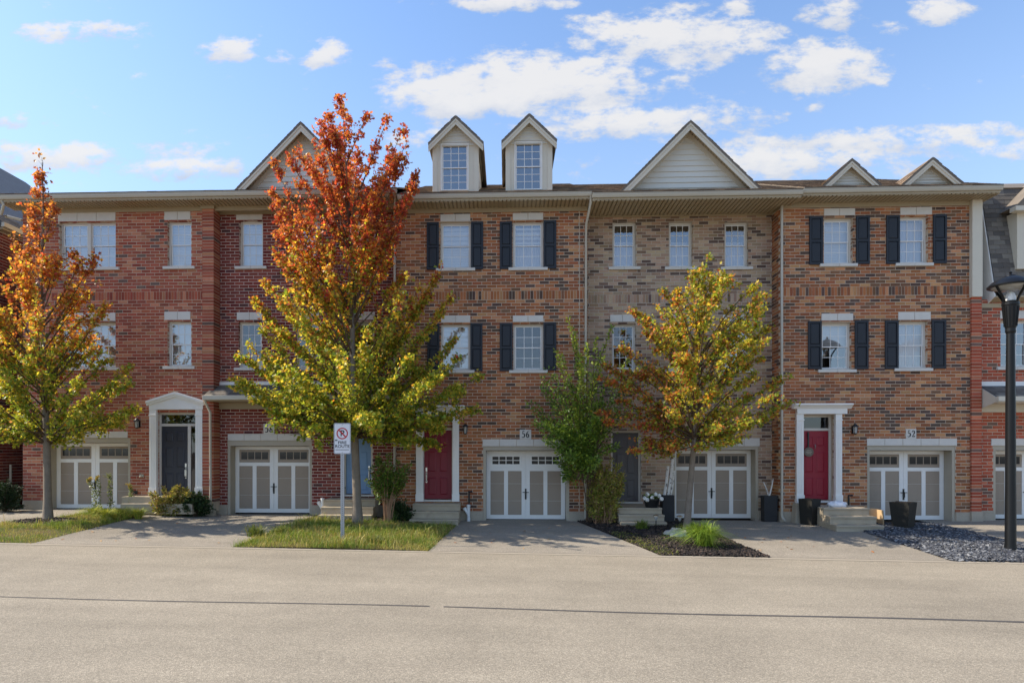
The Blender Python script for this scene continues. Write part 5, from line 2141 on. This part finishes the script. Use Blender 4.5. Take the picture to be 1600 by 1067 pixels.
# golden shrub in front of the navy door
base = G(262, 806)
bx, by, bz = base
st = []
for k in range(30):
    px, py = rng.uniform(228, 300), rng.uniform(760, 800)
    Y = by + rng.uniform(-.3, .3)
    st.append(((bx + rng.uniform(-.2, .2), by, bz), (X(px, Y), Y, Z(py, px, Y)), 150, .078, [(.38, .33, .08), (.27, .27, .06), (.18, .21, .04), (.44, .36, .14), (.28, .19, .09)], .16, .9, .3))
stems_plant('shrub', 'loose golden green shrub in front of the navy door', 'shrub', base, st, None, 'leaf_shrub', 'twig', rad=.009)
# goldenrod stalks
for i, (px, py, tpx, tpy, lab) in enumerate(((150, 800, 138, 748, 'goldenrod stalk with drooping plume, left one by the garage door'), (155, 800, 152, 745, 'tallest goldenrod stalk before the garage door of the left house'),
                                            (173, 800, 172, 742, 'thin pale stalk between the goldenrod and the yellow flower'), (206, 800, 204, 758, 'single stalk with a flat yellow flower head left of the navy door'))):
    bx, by, bz = G(px, py)
    tip = np.array([X(tpx, by), by, Z(tpy, tpx, by)])
    st = [((bx, by, bz), tip, 190, .06, [(.20, .24, .10), (.13, .18, .06), (.26, .28, .14)], .09, .6, .05)]
    for k in range(5):
        d = np.array([rng.uniform(-.16, .16), rng.uniform(-.12, .12), rng.uniform(-.05, .06)])
        st.append((tip - (0, 0, .1), tip + d, 40, .03, [(.46, .33, .05), (.36, .26, .06), (.40, .34, .14)] if i != 2 else [(.24, .27, .12)], .035, .8, .2))
    stems_plant('flower_stalk', lab, 'plant', (bx, by, bz), st, None, 'leaf_shrub', 'twig', group='flower stalks before the left house', rad=.007)


# ---- grass
def blades(name, pts, length, width, cols, lean, parent=None, droop=.5, **props):
    """pts (N,3); each blade is a bent strip of three quads"""
    N = len(pts)
    a = rng.uniform(0, 2 * math.pi, N)
    d = np.stack([np.cos(a), np.sin(a), np.zeros(N)], 1)
    w = np.stack([-np.sin(a + .6), np.cos(a + .6), np.zeros(N)], 1) * width[:, None]
    ln = length[:, None]
    le = lean[:, None]
    up = np.array([0, 0, 1.0])
    p0 = pts
    p1 = pts + ln * (.45 * up + .16 * le * d)
    p2 = pts + ln * ((.82 - .25 * le) * up + .48 * le * d)
    p3 = pts + ln * ((1.0 - droop * le) * up + .95 * le * d)
    v = np.stack([p0 - w, p0 + w, p1 - w * .9, p1 + w * .9, p2 - w * .65, p2 + w * .65, p3], 1)
    fl = np.array([0, 1, 3, 2, 2, 3, 5, 4, 4, 5, 6])
    loops = (np.arange(N)[:, None] * 7 + fl[None]).reshape(-1)
    return np_mesh(name, v.reshape(-1, 3), loops, np.tile([4, 4, 3], N), M['blade'], np.repeat(cols, 7, 0), parent, **props)


def gcol(n, cs, jit=.25):
    c = np.array(cs)[rng.integers(len(cs), size=n)] * rng.uniform(1 - jit, 1 + jit, (n, 1))
    return np.concatenate([c, np.ones((n, 1))], 1)


def lawn(h, n, cs, keep=None, tmax=1.0, hmul=1.0):
    pts = []
    while len(pts) < n:
        s, t = rng.uniform(-.01, 1.01), rng.uniform(-.01, tmax)
        f = math.sin(s * 17 + t * 5) * math.sin(t * 13 + s * 4) + .6 * math.sin(s * 41 + 2) * math.sin(t * 37)
        if rng.uniform() > .74 + .36 * f:
            continue
        p = h(min(1, max(0, s)), min(1, max(0, t)))
        if keep and not keep(*p):
            continue
        pts.append((p[0] + rng.normal(0, .045), p[1] + rng.normal(0, .04), p[2] - .005))
    pts = np.array(pts)
    fld = np.sin(pts[:, 0] * 2.3 + 1) * np.sin(pts[:, 1] * 3.1) + .6 * np.sin(pts[:, 0] * 6.1) * np.sin(pts[:, 1] * 7.7 + 2) + rng.normal(0, .5, n)
    dry = (fld > .35)[:, None]
    wet = (fld < -.3)[:, None]
    L = rng.gamma(3.0, .024, n).clip(.02, .30) * hmul
    cc = np.where(dry, gcol(n, [(.42, .35, .13), (.34, .28, .10), (.36, .34, .08)]), np.where(wet, gcol(n, [(.13, .20, .03), (.18, .26, .035)]), gcol(n, cs)))
    blades('grass', pts, L * np.where(wet[:, 0], 1.25, np.where(dry[:, 0], .8, 1)), rng.uniform(.002, .0045, n), cc, rng.uniform(.3, 1.1, n), kind='stuff')


GR = [(.20, .23, .04), (.13, .19, .03), (.32, .30, .07), (.42, .36, .12), (.18, .24, .035)]
GL = [(.28, .28, .05), (.20, .23, .04), (.38, .34, .08), (.46, .39, .13), (.24, .27, .04)]
lawn(lawn_mid, 26000, GR, lambda x, y, z: y < 18.6 or (PX(x, y) > 590 and y < 18.8 and rng.uniform() < .5), .86, 1.25)
lawn(lawn_left, 26000, GL, lambda x, y, z: x > -17.5 and y < 19.2 and ((x - X(80, 17.6)) ** 2 / 1.1 + (y - 17.4) ** 2 / .7 > .5 + rng.uniform(0, .4)), 1.0, .85)


def tuft(label, px, py, r, n, L, cs, name='grass_clump', cat='ornamental grass', group=None, lean=(.25, 1.05)):
    bx, by, bz = G(px, py)
    a = rng.uniform(0, 2 * math.pi, n)
    q = np.sqrt(rng.uniform(0, 1, n)) * r
    pts = np.stack([bx + q * np.cos(a), by + q * np.sin(a) * .7, np.full(n, bz - .01)], 1)
    o = blades(name, pts, rng.uniform(.6, 1.15, n) * L, rng.uniform(.004, .008, n), gcol(n, cs), rng.uniform(*lean, n), droop=.58)
    tag(o, label, cat, group)
    return o


YG = [(.40, .42, .06), (.28, .35, .05), (.50, .46, .10), (.20, .28, .04)]
tuft('large arching green ornamental grass at the foot of the olive maple', 1100, 856, .15, 900, .80, [(.22, .33, .04), (.16, .26, .03), (.32, .40, .06), (.11, .19, .025)], lean=(.3, 1.5))
tuft('narrow grass tuft at the foot of the olive maple trunk', 1083, 838, .13, 120, .55, [(.17, .26, .03), (.12, .20, .025), (.24, .31, .045)])
tuft('small green grass tuft in front of the grey door steps', 1003, 829, .16, 170, .42, [(.15, .22, .03), (.22, .26, .045), (.10, .15, .02)])
for px, py, r_, lab in ((147, 808, .22, 'yellow green grass clump leftmost of the row on the left lawn'), (168, 812, .20, 'yellow green grass clump second from the left on the left lawn'),
                        (192, 810, .22, 'yellow green grass clump third from the left on the left lawn'), (216, 811, .22, 'yellow green grass clump nearest the golden shrub')):
    tuft(lab, px, py, r_ * .45, 260, .52, YG, group='yellow grass clumps on the left lawn', lean=(.55, 1.6))
for px, py, L, lab in ((400, 838, .40, 'tall weed tuft at the left end of the middle lawn'), (440, 836, .34, 'grass tuft left of the fire route sign on the middle lawn'),
                       (585, 852, .34, 'leafy grass tuft right of the sign post on the road edge'), (625, 838, .30, 'wispy grass tuft before the small tan stemmed tree')):
    tuft(lab, px, py, .22, 200, L, [(.13, .17, .03), (.22, .23, .06), (.09, .13, .02)], cat='grass tuft', group='weedy tufts on the middle lawn')

# taller weeds and seed heads standing out of the mown grass
def weed_patch(h, spots, n, cs):
    pts = []
    while len(pts) < n:
        k = rng.integers(len(spots))
        s, t, r = spots[k]
        s, t = s + rng.normal(0, r), t + rng.normal(0, r)
        if not (0 <= s <= 1 and 0 <= t <= .8):
            continue
        p = h(s, t)
        pts.append((p[0], p[1], p[2] - .01))
    blades('weeds', np.array(pts), rng.gamma(4, .045, n).clip(.06, .42), rng.uniform(.003, .007, n), gcol(n, cs, .35), rng.uniform(.25, 1.2, n), kind='stuff')


WC = [(.24, .30, .05), (.15, .22, .03), (.36, .36, .09), (.44, .38, .15), (.30, .22, .09)]
weed_patch(lawn_mid, [(.05, .5, .06), (.12, .75, .08), (.25, .15, .08), (.6, .08, .10), (.75, .12, .08), (.85, .3, .08), (.45, .4, .15), (.95, .5, .05), (.52, .03, .06)], 3200, WC)
weed_patch(lawn_left, [(.95, .75, .08), (.8, .6, .15), (.7, .3, .15), (.8, .1, .1)], 420, WC)
# a few leaves that have dropped on the lawns and paving
n = 150
c0 = []
while len(c0) < n:
    s = rng.integers(3)
    cx0 = (X(75, 17.4), X(559, 17.5), X(1073, 17))[s]
    x, y = cx0 + rng.normal(.8, 2.2), rng.uniform(14.7, 18.6)
    c0.append((x, y, ground(x, y) + (.03 if rng.uniform() < .5 else .016)))
leaves('fallen_leaves', np.array(c0), sphere_dirs(n) * (1, 1, .1), sphere_dirs(n) * .25 + (0, 0, 1), rng.uniform(.05, .09, n),
       mixcols(np.ones((n, 4)), [RUST, ORANGE, AMBER, BROWN], n), MAPLE, MAPLE_F, M['leaf'], None, kind='stuff')

# weeds along the edge of the mulch bed
pts = []
for k in range(900):
    s = abs(rng.normal(0, .10))
    t = rng.uniform(0, .55)
    p = mulch_h(min(1, s), t)
    pts.append(p)
pts = np.array(pts)
blades('weeds', pts, rng.uniform(.03, .11, 900), rng.uniform(.004, .009, 900), gcol(900, [(.18, .21, .04), (.12, .16, .03), (.28, .26, .08)]), rng.uniform(.5, 1.2, 900), kind='stuff')


def chips(name, h, n, size, cols, flat, smin=0, smax=1, tmin=0, tmax=1):
    c = []
    for k in range(n):
        s, t = rng.uniform(smin, smax), rng.uniform(tmin, tmax)
        x, y, z = h(s, t)
        c.append((x, y, z + rng.uniform(-.004, .03)))
    c = np.array(c)
    sx = rng.uniform(.5, 1.5, n) * size
    sy = rng.uniform(.4, 1.0, n) * size
    sz = rng.uniform(.5, 1.3, n) * size * flat
    base = np.array([(-1, -1, -1), (1, -1, -1), (1, 1, -1), (-1, 1, -1), (-1, -1, 1), (1, -1, 1), (1, 1, 1), (-1, 1, 1)], float)
    v = base[None] * np.stack([sx, sy, sz], 1)[:, None] * .5
    v[:, 4:, :2] *= rng.uniform(.5, .95, (n, 1, 1))
    v += rng.normal(size=v.shape) * size * .08
    a, b, g = rng.uniform(0, 6.28, n), rng.normal(0, .35, n), rng.normal(0, .35, n)
    ca, sa = np.cos(a)[:, None], np.sin(a)[:, None]
    x, y, z = v[..., 0], v[..., 1], v[..., 2]
    y, z = y * np.cos(b)[:, None] - z * np.sin(b)[:, None], y * np.sin(b)[:, None] + z * np.cos(b)[:, None]
    x, z = x * np.cos(g)[:, None] - z * np.sin(g)[:, None], x * np.sin(g)[:, None] + z * np.cos(g)[:, None]
    x, y = x * ca - y * sa, x * sa + y * ca
    v = np.stack([x, y, z], -1) + c[:, None]
    loops = (np.arange(n)[:, None, None] * 8 + BOXF[[0, 1, 2, 3, 4]][None]).reshape(-1)
    np_mesh(name, v.reshape(-1, 3), loops, np.full(n * 5, 4), M['chip'], np.repeat(gcol(n, cols, .35), 8, 0), None, kind='stuff')


chips('slate_chips', slate_h, 13000, .075, [(.060, .064, .076), (.044, .047, .057), (.095, .10, .112), (.033, .035, .043), (.17, .175, .185)], .32, -.005, 1.005, -.005, 1.0)
chips('mulch', mulch_h, 9000, .055, [(.022, .017, .014), (.03, .022, .018), (.015, .012, .011), (.06, .04, .03)], .35, 0, 1, 0, 1)
chips('mulch_ring', lambda s, t: (lambda x, y: (x, y, ground(x, y) + .085 - .07 * ((s - .5) ** 2 + (t - .5) ** 2) * 2))(X(80, 17.5) + (s - .5) * 1.9, 17.35 + (t - .5) * 1.1 * math.sqrt(max(0, 1 - (2 * s - 1) ** 2))),
      1500, .05, [(.05, .035, .025), (.03, .022, .016), (.09, .06, .04)], .35)
chips('bark_mulch', lambda s, t: (lambda x, y: (x, y, ground(x, y) + .075))(X(600, 18.6) + (s - .5) * 2.2, 18.75 + t * .9), 1400, .05, [(.07, .04, .025), (.045, .03, .02), (.12, .075, .045)], .35)

# pale rocks in the mulch bed
for i, (px, py, sx, lab) in enumerate(((1046, 838, .15, 'pale rock leftmost in the mulch bed'), (1057, 834, .15, 'pale rock at the back of the pile in the mulch bed'),
                                      (1060, 841, .16, 'pale rock at the front of the pile in the mulch bed'), (1070, 836, .13, 'pale rock against the olive maple trunk'))):
    bx, by, bz = G(px, py)
    bm = bmesh.new()
    bmesh.ops.create_icosphere(bm, subdivisions=2, radius=1)
    for v in bm.verts:
        k = 1 + .28 * math.sin(v.co.x * 4 + i) * math.cos(v.co.y * 5 + i * 2) + .12 * math.sin(v.co.z * 9 + i)
        v.co = Vector((v.co.x * sx * 1.25 * k, v.co.y * sx * k, v.co.z * sx * .72 * k + sx * .42))
    me = bpy.data.meshes.new('rock')
    bm.to_mesh(me)
    bm.free()
    me.materials.append(M['rock'])
    o = bpy.data.objects.new('rock', me)
    COL.objects.link(o)
    o.location = (bx, by, bz)
    tag(o, lab, 'rock', 'pale rocks in the mulch bed')

# ================================================================== small objects
# fire route sign on its perforated post
sx_, sy_, sz_ = G(535, 850)
sg_ = thing('fire_route_sign', (sx_, sy_, sz_), 'white fire route no parking sign on a galvanised post', 'road sign')
ztop = Z(660, 535, sy_)
m = MB()
zb0, zb1 = Z(709, 535, sy_), Z(661, 535, sy_)
m.box(sx_ - .045, sx_ + .045, sy_ - .006, sy_ - .001, sz_ - .1, zb1 - .03)
m.box(sx_ - .045, sx_ - .036, sy_ - .001, sy_ + .030, sz_ - .1, zb1 - .03)
m.box(sx_ + .036, sx_ + .045, sy_ - .001, sy_ + .030, sz_ - .1, zb1 - .03)
post = m.build('post', M['galv'], sg_)
m = MB()
z = sz_ + .10
while z < zb0 - .03:
    m.tube([(sx_, sy_ - .0075, z), (sx_, sy_ - .005, z)], .0085, 8)
    z += .05
m.build('bolt_hole', M['black'], post, kind='stuff')
m = MB()
w2 = .205
ys = sy_ - .013


def rounded(x0, x1, z0, z1, r, n=5):
    p = []
    for (cx, cz, a0) in ((x1 - r, z0 + r, -90), (x1 - r, z1 - r, 0), (x0 + r, z1 - r, 90), (x0 + r, z0 + r, 180)):
        for k in range(n + 1):
            a = math.radians(a0 + 90 * k / n)
            p.append((cx + r * math.cos(a), cz + r * math.sin(a)))
    return p


m.prism_y(rounded(sx_ - w2, sx_ + w2, zb0, zb1, .035), ys, ys + .006)
plate = m.build('sign_plate', M['sign'], sg_)
hh = zb1 - zb0
m = MB()
o_, i_ = rounded(sx_ - w2 + .008, sx_ + w2 - .008, zb0 + .008, zb1 - .008, .03), rounded(sx_ - w2 + .016, sx_ + w2 - .016, zb0 + .016, zb1 - .016, .024)
n = len(o_)
m.add([(x, ys - .001, z) for x, z in o_] + [(x, ys - .001, z) for x, z in i_], [(k, (k + 1) % n, n + (k + 1) % n, n + k) for k in range(n)])
m.build('border', M['sign_black'], plate)
cz = zb1 - hh * .335
R = .140
m = MB()
n = 36
vs = [(sx_ + R * r * math.cos(2 * math.pi * k / n), ys - .002, cz + R * r * math.sin(2 * math.pi * k / n)) for r in (1, .80) for k in range(n)]
m.add(vs, [(k, (k + 1) % n, n + (k + 1) % n, n + k) for k in range(n)])
d = .012
q = R * .62
m.add([(sx_ - q - d, ys - .0025, cz + q - d), (sx_ - q + d, ys - .0025, cz + q + d), (sx_ + q + d, ys - .0025, cz - q + d), (sx_ + q - d, ys - .0025, cz - q - d)], [(0, 3, 2, 1)])
m.build('no_parking_ring', M['sign_red'], plate)
m = MB()
az = zb1 - hh * .555
ax = sx_ - .155
m.add([(ax - .025, ys - .002, az), (ax + .005, ys - .002, az - .028), (ax + .005, ys - .002, az + .028), (ax + .005, ys - .002, az - .011), (ax + .04, ys - .002, az - .011),
       (ax + .04, ys - .002, az + .011), (ax + .005, ys - .002, az + .011)], [(0, 1, 2), (3, 4, 5, 6)])
m.build('arrow', M['sign_black'], plate)


def text(s, x, z, size, m_, parent, wx=1.0, name='lettering', bold=.0, y=ys - .0015):
    cu = bpy.data.curves.new(name, 'FONT')
    cu.body = s
    cu.align_x = 'CENTER'
    cu.align_y = 'CENTER'
    cu.size = size
    cu.offset = bold
    cu.materials.append(M[m_])
    o = bpy.data.objects.new(name, cu)
    COL.objects.link(o)
    o.rotation_euler = (math.radians(90), 0, 0)
    o.scale = (wx, 1, 1)
    o.location = (x, y, z)
    bpy.context.view_layer.update()
    me = bpy.data.meshes.new_from_object(o)
    r = bpy.data.objects.new(name, me)
    COL.objects.link(r)
    r.rotation_euler, r.scale, r.location = o.rotation_euler, o.scale, o.location
    bpy.data.objects.remove(o)
    r.parent = parent
    r.matrix_parent_inverse = Matrix.Translation(-parent_world(parent))
    return r


text('P', sx_, cz, .20, 'sign_black', plate, 1.0, bold=.005)
text('FIRE', sx_, zb1 - hh * .635, .098, 'sign_black', plate, 1.2, bold=.002)
text('ROUTE', sx_, zb1 - hh * .755, .098, 'sign_black', plate, 1.12, bold=.002)
m = MB()
xx = sx_ - .165
while xx < sx_ + .15:                      # the fine print is too small to read in the photograph
    w_ = rng.uniform(.012, .032)
    m.add([(xx, ys - .0012, zb1 - hh * .875), (xx + w_, ys - .0012, zb1 - hh * .875), (xx + w_, ys - .0012, zb1 - hh * .853), (xx, ys - .0012, zb1 - hh * .853)], [(0, 1, 2, 3)])
    xx += w_ + .007
m.build('fine_print', M['sign_black'], plate)
m = MB()
for z in (zb0 + .035, zb1 - .035):
    m.tube([(sx_, ys - .008, z), (sx_, ys, z)], .011, 6)
m.build('bolt', M['galv'], plate)

# street lamp
lx, ly, lz = G(1579, 862)
lamp = thing('street_lamp', (lx, ly, lz), 'black street lamp with hooded lantern at the right edge', 'street lamp')
zz_ = lambda py: Z(py, 1580, ly)
m = MB()
m.lathe(lx, ly, [(.20, lz), (.20, lz + .03), (.13, lz + .05), (.125, lz + .12), (.113, lz + .2), (.110, lz + 1.3), (.108, lz + 1.32), (.10, zz_(640)), (.085, zz_(519))], 20)
m.build('pole', M['post'], lamp, smooth=True)
m = MB()
n = 24
prof = [(.09, zz_(521)), (.105, zz_(518)), (.105, zz_(513)), (.115, zz_(511)), (.160, zz_(478)), (.175, zz_(477)), (.175, zz_(473)), (.15, zz_(471)), (.11, zz_(470))]
m.lathe(lx, ly, prof, n)
for k in range(16):
    a = 2 * math.pi * k / 16
    m.tube([(lx + .118 * math.cos(a), ly + .118 * math.sin(a), zz_(510)), (lx + .158 * math.cos(a), ly + .158 * math.sin(a), zz_(479))], .013, 5)
m.build('lantern_neck', M['post'], lamp)
zr_ = zz_(447)
m = MB()
prof = [(.43, zr_ - .02), (.455, zr_ - .02), (.46, zr_ + .01), (.44, zr_ + .03), (.36, zr_ + .11), (.22, zr_ + .19), (.12, zr_ + .225), (.11, zr_ + .245), (.05, zr_ + .26), (.02, zr_ + .30), (.035, zr_ + .325), (.015, zr_ + .35)]
m.lathe(lx, ly, prof, 28)
m.build('hood', M['post'], lamp, smooth=True)
for k in range(4):
    a = math.pi / 4 * (2 * k) + .2
    m = MB()
    ca, sa = math.cos(a), math.sin(a)
    m.tube([(lx + .15 * ca, ly + .15 * sa, zz_(474)), (lx + .22 * ca, ly + .22 * sa, zz_(464)), (lx + .40 * ca, ly + .40 * sa, zr_ + .0), (lx + .44 * ca, ly + .44 * sa, zr_ + .01)], [.026, .028, .03, .034], 6)
    m.build('lantern_arm', M['post'], lamp)
m = MB()
m.lathe(lx, ly, [(.10, zz_(471)), (.11, zz_(466)), (.08, zz_(459)), (.03, zz_(456))], 14)
m.build('lamp_bulb', M['pvc'], lamp, smooth=True)
m = MB()
m.lathe(lx, ly, [(.38, zr_ - .022), (.32, zr_ - .07), (.20, zr_ - .10), (.05, zr_ - .11)], 24)
m.build('lens', M['lampglass'], lamp, smooth=True)


# planters
def planter(label, px, py, hw_px, py_top, taper, rot, m_, squash=1.0, cat='planter', group=None):
    bx, by, bz = G(px, py)
    by += .2
    z1 = Z(py_top, px, by)
    w = hw_px / F * by
    t = thing('planter', (bx, by, bz), label, cat, group)
    k = 1 / (abs(math.cos(rot)) + abs(math.sin(rot)))
    a1, a0 = w * k, w * k * taper
    m = MB()
    m.frustum(bx, by, bz - .02, z1, a0, a0 * squash, a1, a1 * squash, rot)
    m.build('pot', M[m_], t, bevel=.006)
    m = MB()
    m.frustum(bx, by, z1 - .001, z1 + .003, a1 * .88, a1 * squash * .88, a1 * .88, a1 * squash * .88, rot)
    m.build('soil', M['soil'], t)
    return t, Vector((bx, by, z1))


planter('tapered dark planter standing on the slate gravel before the garage', 1418, 829, 19.5, 784, .75, math.radians(37), 'planter_gloss')
planter('tapered dark planter left of the crimson door steps', 1270, 821, 15.5, 779, .82, math.radians(32), 'planter_gloss')
_, c1 = planter('tall square charcoal planter holding white birch logs', 1045, 817, 9.5, 773, 1.0, math.radians(3), 'planter', .8)
_, c2 = planter('tall square charcoal planter holding two bare sticks beside the garage', 1206, 816, 11, 774, .95, math.radians(3), 'planter', .6)
for (dx, tpx, tpy, r_, lab) in ((-.10, 1044, 728, .045, 'white birch log leaning left in the tall planter'), (.02, 1052, 714, .05, 'tallest white birch log in the tall planter'), (.11, 1053, 735, .036, 'short white birch log at the right in the tall planter')):
    m = MB()
    Yl = c1.y
    tip = Vector((X(tpx, Yl), Yl, Z(tpy, tpx, Yl)))
    a = Vector((c1.x + dx, Yl + dx * .3, c1.z - .05))
    m.tube([a, a.lerp(tip, .5) + Vector((.015, 0, 0)), tip], [r_, r_ * .95, r_ * .9], 10)
    tag(m.build('birch_log', M['birch'], smooth=True), lab, 'log', 'birch logs in the planter')
for (tpx, tpy, lab) in ((1193, 753, 'pale bare stick leaning left in the planter by the garage'), (1208, 748, 'pale bare stick leaning right in the planter by the garage')):
    m = MB()
    Yl = c2.y
    tip = Vector((X(tpx, Yl), Yl, Z(tpy, tpx, Yl)))
    a = Vector((c2.x, Yl, c2.z - .05))
    m.tube([a, a.lerp(tip, .6) + Vector((.01, 0, 0)), tip], [.022, .02, .014], 7)
    tag(m.build('stick', M['birch'], smooth=True), lab, 'stick', 'bare sticks in the planter')

# flower pot on the step of 54
bx, by = X(1018, 19.5), 19.5
zt = Z(789, 1018, 20.3)
fp = thing('flower_pot', (bx, by, zt), 'round black pot of white flowers on the grey door steps', 'flower pot')
m = MB()
m.lathe(bx, by, [(.18, zt), (.24, zt + .22), (.26, zt + .24), (.26, zt + .27), (.23, zt + .27), (.22, zt + .22)], 18)
m.build('pot', M['black'], fp, smooth=True)
n = 420
c = np.array([bx, by, zt + .30]) + sphere_dirs(n) * np.array([.26, .22, .12]) * rng.uniform(.3, 1, (n, 1))
leaves('foliage', c, sphere_dirs(n), sphere_dirs(n) + (0, 0, 1), np.full(n, .07), gcol(n, [G1, G2, G3]), OVAL, OVAL_F, M['leaf_shrub'], fp, kind='stuff')
for (dx, dz) in ((-.24, .29), (-.15, .40), (-.02, .31), (.09, .40), (.20, .36), (.25, .27), (-.17, .24)):
    m = MB()
    fx, fz = bx + dx, zt + dz
    fy = by - .12 - .1 * rng.uniform()
    for k in range(26):
        d = Vector(sphere_dirs(1)[0])
        p = Vector((fx, fy, fz)) + d * .045
        a = d.orthogonal().normalized() * .03
        b = d.cross(a)
        m.add([p - a - b, p + a - b, p + a + b + d * .01, p - a + b], [(0, 1, 2, 3)])
    m.build('flower', M['petal'], fp)


def solar_light(label, px, py, py_top):
    bx, by, bz = G(px, py)
    z1 = Z(py_top, px, by)
    t = thing('solar_light', (bx, by, bz), label, 'garden light', 'solar stake lights in the mulch bed')
    m = MB()
    m.tube([(bx, by, bz - .05), (bx, by, z1 - .16)], .014, 8)
    m.build('stake', M['black'], t)
    m = MB()
    m.lathe(bx, by, [(.02, z1 - .16), (.05, z1 - .10), (.055, z1 - .05), (.05, z1 - .04)], 14)
    m.build('lantern_glass', M['lampglass'], t, smooth=True)
    m = MB()
    m.lathe(bx, by, [(.05, z1 - .04), (.085, z1 - .035), (.085, z1 - .02), (.06, z1), (.01, z1 + .004)], 16)
    m.build('cap', M['chrome'], t, smooth=True)


solar_light('solar stake light in the mulch before the grey door steps', 1025, 828, 804)
solar_light('solar stake light just left of the olive maple trunk', 1062, 827, 805)


def pvc(label, px, py_top, py_bot, Y):
    x, z0, z1 = X(px, Y), Z(py_bot, px, Y), Z(py_top, px, Y)
    z0 = min(z0, ground(x, Y) - .02)
    m = MB()
    m.tube([(x, Y, z0), (x, Y, z1 - .02)], .052, 12)
    m.tube([(x, Y, z1 - .06), (x, Y, z1)], .06, 12)
    m.tube([(x, Y, z0 + (z1 - z0) * .40), (x - .11, Y - .01, z0 + (z1 - z0) * .74)], .048, 10)
    m.tube([(x - .085, Y - .01, z0 + (z1 - z0) * .66), (x - .135, Y - .01, z0 + (z1 - z0) * .81)], .058, 10)
    m.tube([(x, Y, z0), (x, Y, z0 + .12)], .058, 12)
    tag(m.build('drain_pipe', M['pvc'], smooth=True), label, 'pipe', 'white branched drain pipes')


pvc('white branched drain pipe left of the light blue door steps', 504, 778, 800, 19.9)
pvc('white branched drain pipe right of the dark red door steps', 732, 788, 815, 19.85)

# things round the crimson door
bx, by, bz = X(1307, 19.35), 19.35, Z(790, 1330, 19.7)
bm = bmesh.new()
bmesh.ops.create_icosphere(bm, subdivisions=3, radius=1)
for v in bm.verts:
    k = 1 + .18 * math.sin(v.co.x * 7) * math.cos(v.co.y * 6) + .14 * math.sin(v.co.x * 13 + v.co.z * 9)
    v.co = Vector((v.co.x * .27 * k, v.co.y * .16 * k, max(-.02, v.co.z * .12 * k + .05)))
me = bpy.data.meshes.new('plastic_bag')
bm.to_mesh(me)
bm.free()
me.materials.append(M['bag'])
me.shade_smooth()
o = bpy.data.objects.new('plastic_bag', me)
COL.objects.link(o)
o.location = (bx, by, bz + .005)
tag(o, 'crumpled white plastic bag on the top step at the crimson door', 'bag')
m = MB()
Yb = 18.95
xA, xB = X(1354, Yb), X(1381, Yb)
zA = ground(xA, Yb)
m.prism_y([(xA, zA), (xB, zA), (xB - .04, Z(796, 1378, Yb)), (xA - .0, Z(796, 1356, Yb) + .02)], Yb + .28, Yb + .32)
m.prism_y([(xB - .02, zA), (xB + .02, zA), (xB - .01, Z(797, 1378, Yb)), (xB - .05, Z(797, 1378, Yb))], Yb + .0, Yb + .279)
tag(m.build('wooden_board', M['board'], bevel=.004), 'pale wooden board leaning at the right side of the crimson door steps', 'board')
dsx, dsy = X(1264, 20.2), 20.215
dz = Z(706, 1264, 20.2)
ds = thing('door_sign', (dsx, dsy, dz), 'round grey wooden sign hanging on a ribbon from the crimson door', 'door sign')
m = MB()
n = 24
R = .145
m.prism_y([(dsx + R * math.cos(2 * math.pi * k / n), dz + R * math.sin(2 * math.pi * k / n)) for k in range(n)], dsy - .012, dsy + .012)
m.build('disc', M['wood_sign'], ds)
m = MB()
for k in range(3):
    w = .09 - .02 * abs(k - 1)
    m.add([(dsx - w, dsy - .0135, dz + .045 - k * .045 - .008), (dsx + w, dsy - .0135, dz + .045 - k * .045 - .008), (dsx + w, dsy - .0135, dz + .045 - k * .045 + .008), (dsx - w, dsy - .0135, dz + .045 - k * .045 + .008)], [(0, 1, 2, 3)])
m.build('faded_band', M['beige'], ds)
m = MB()
m.box(dsx - .03, dsx + .01, dsy - .004, dsy + .02, dz + R - .01, Z(675, 1262, 20.2))
m.build('ribbon', M['black'], ds)
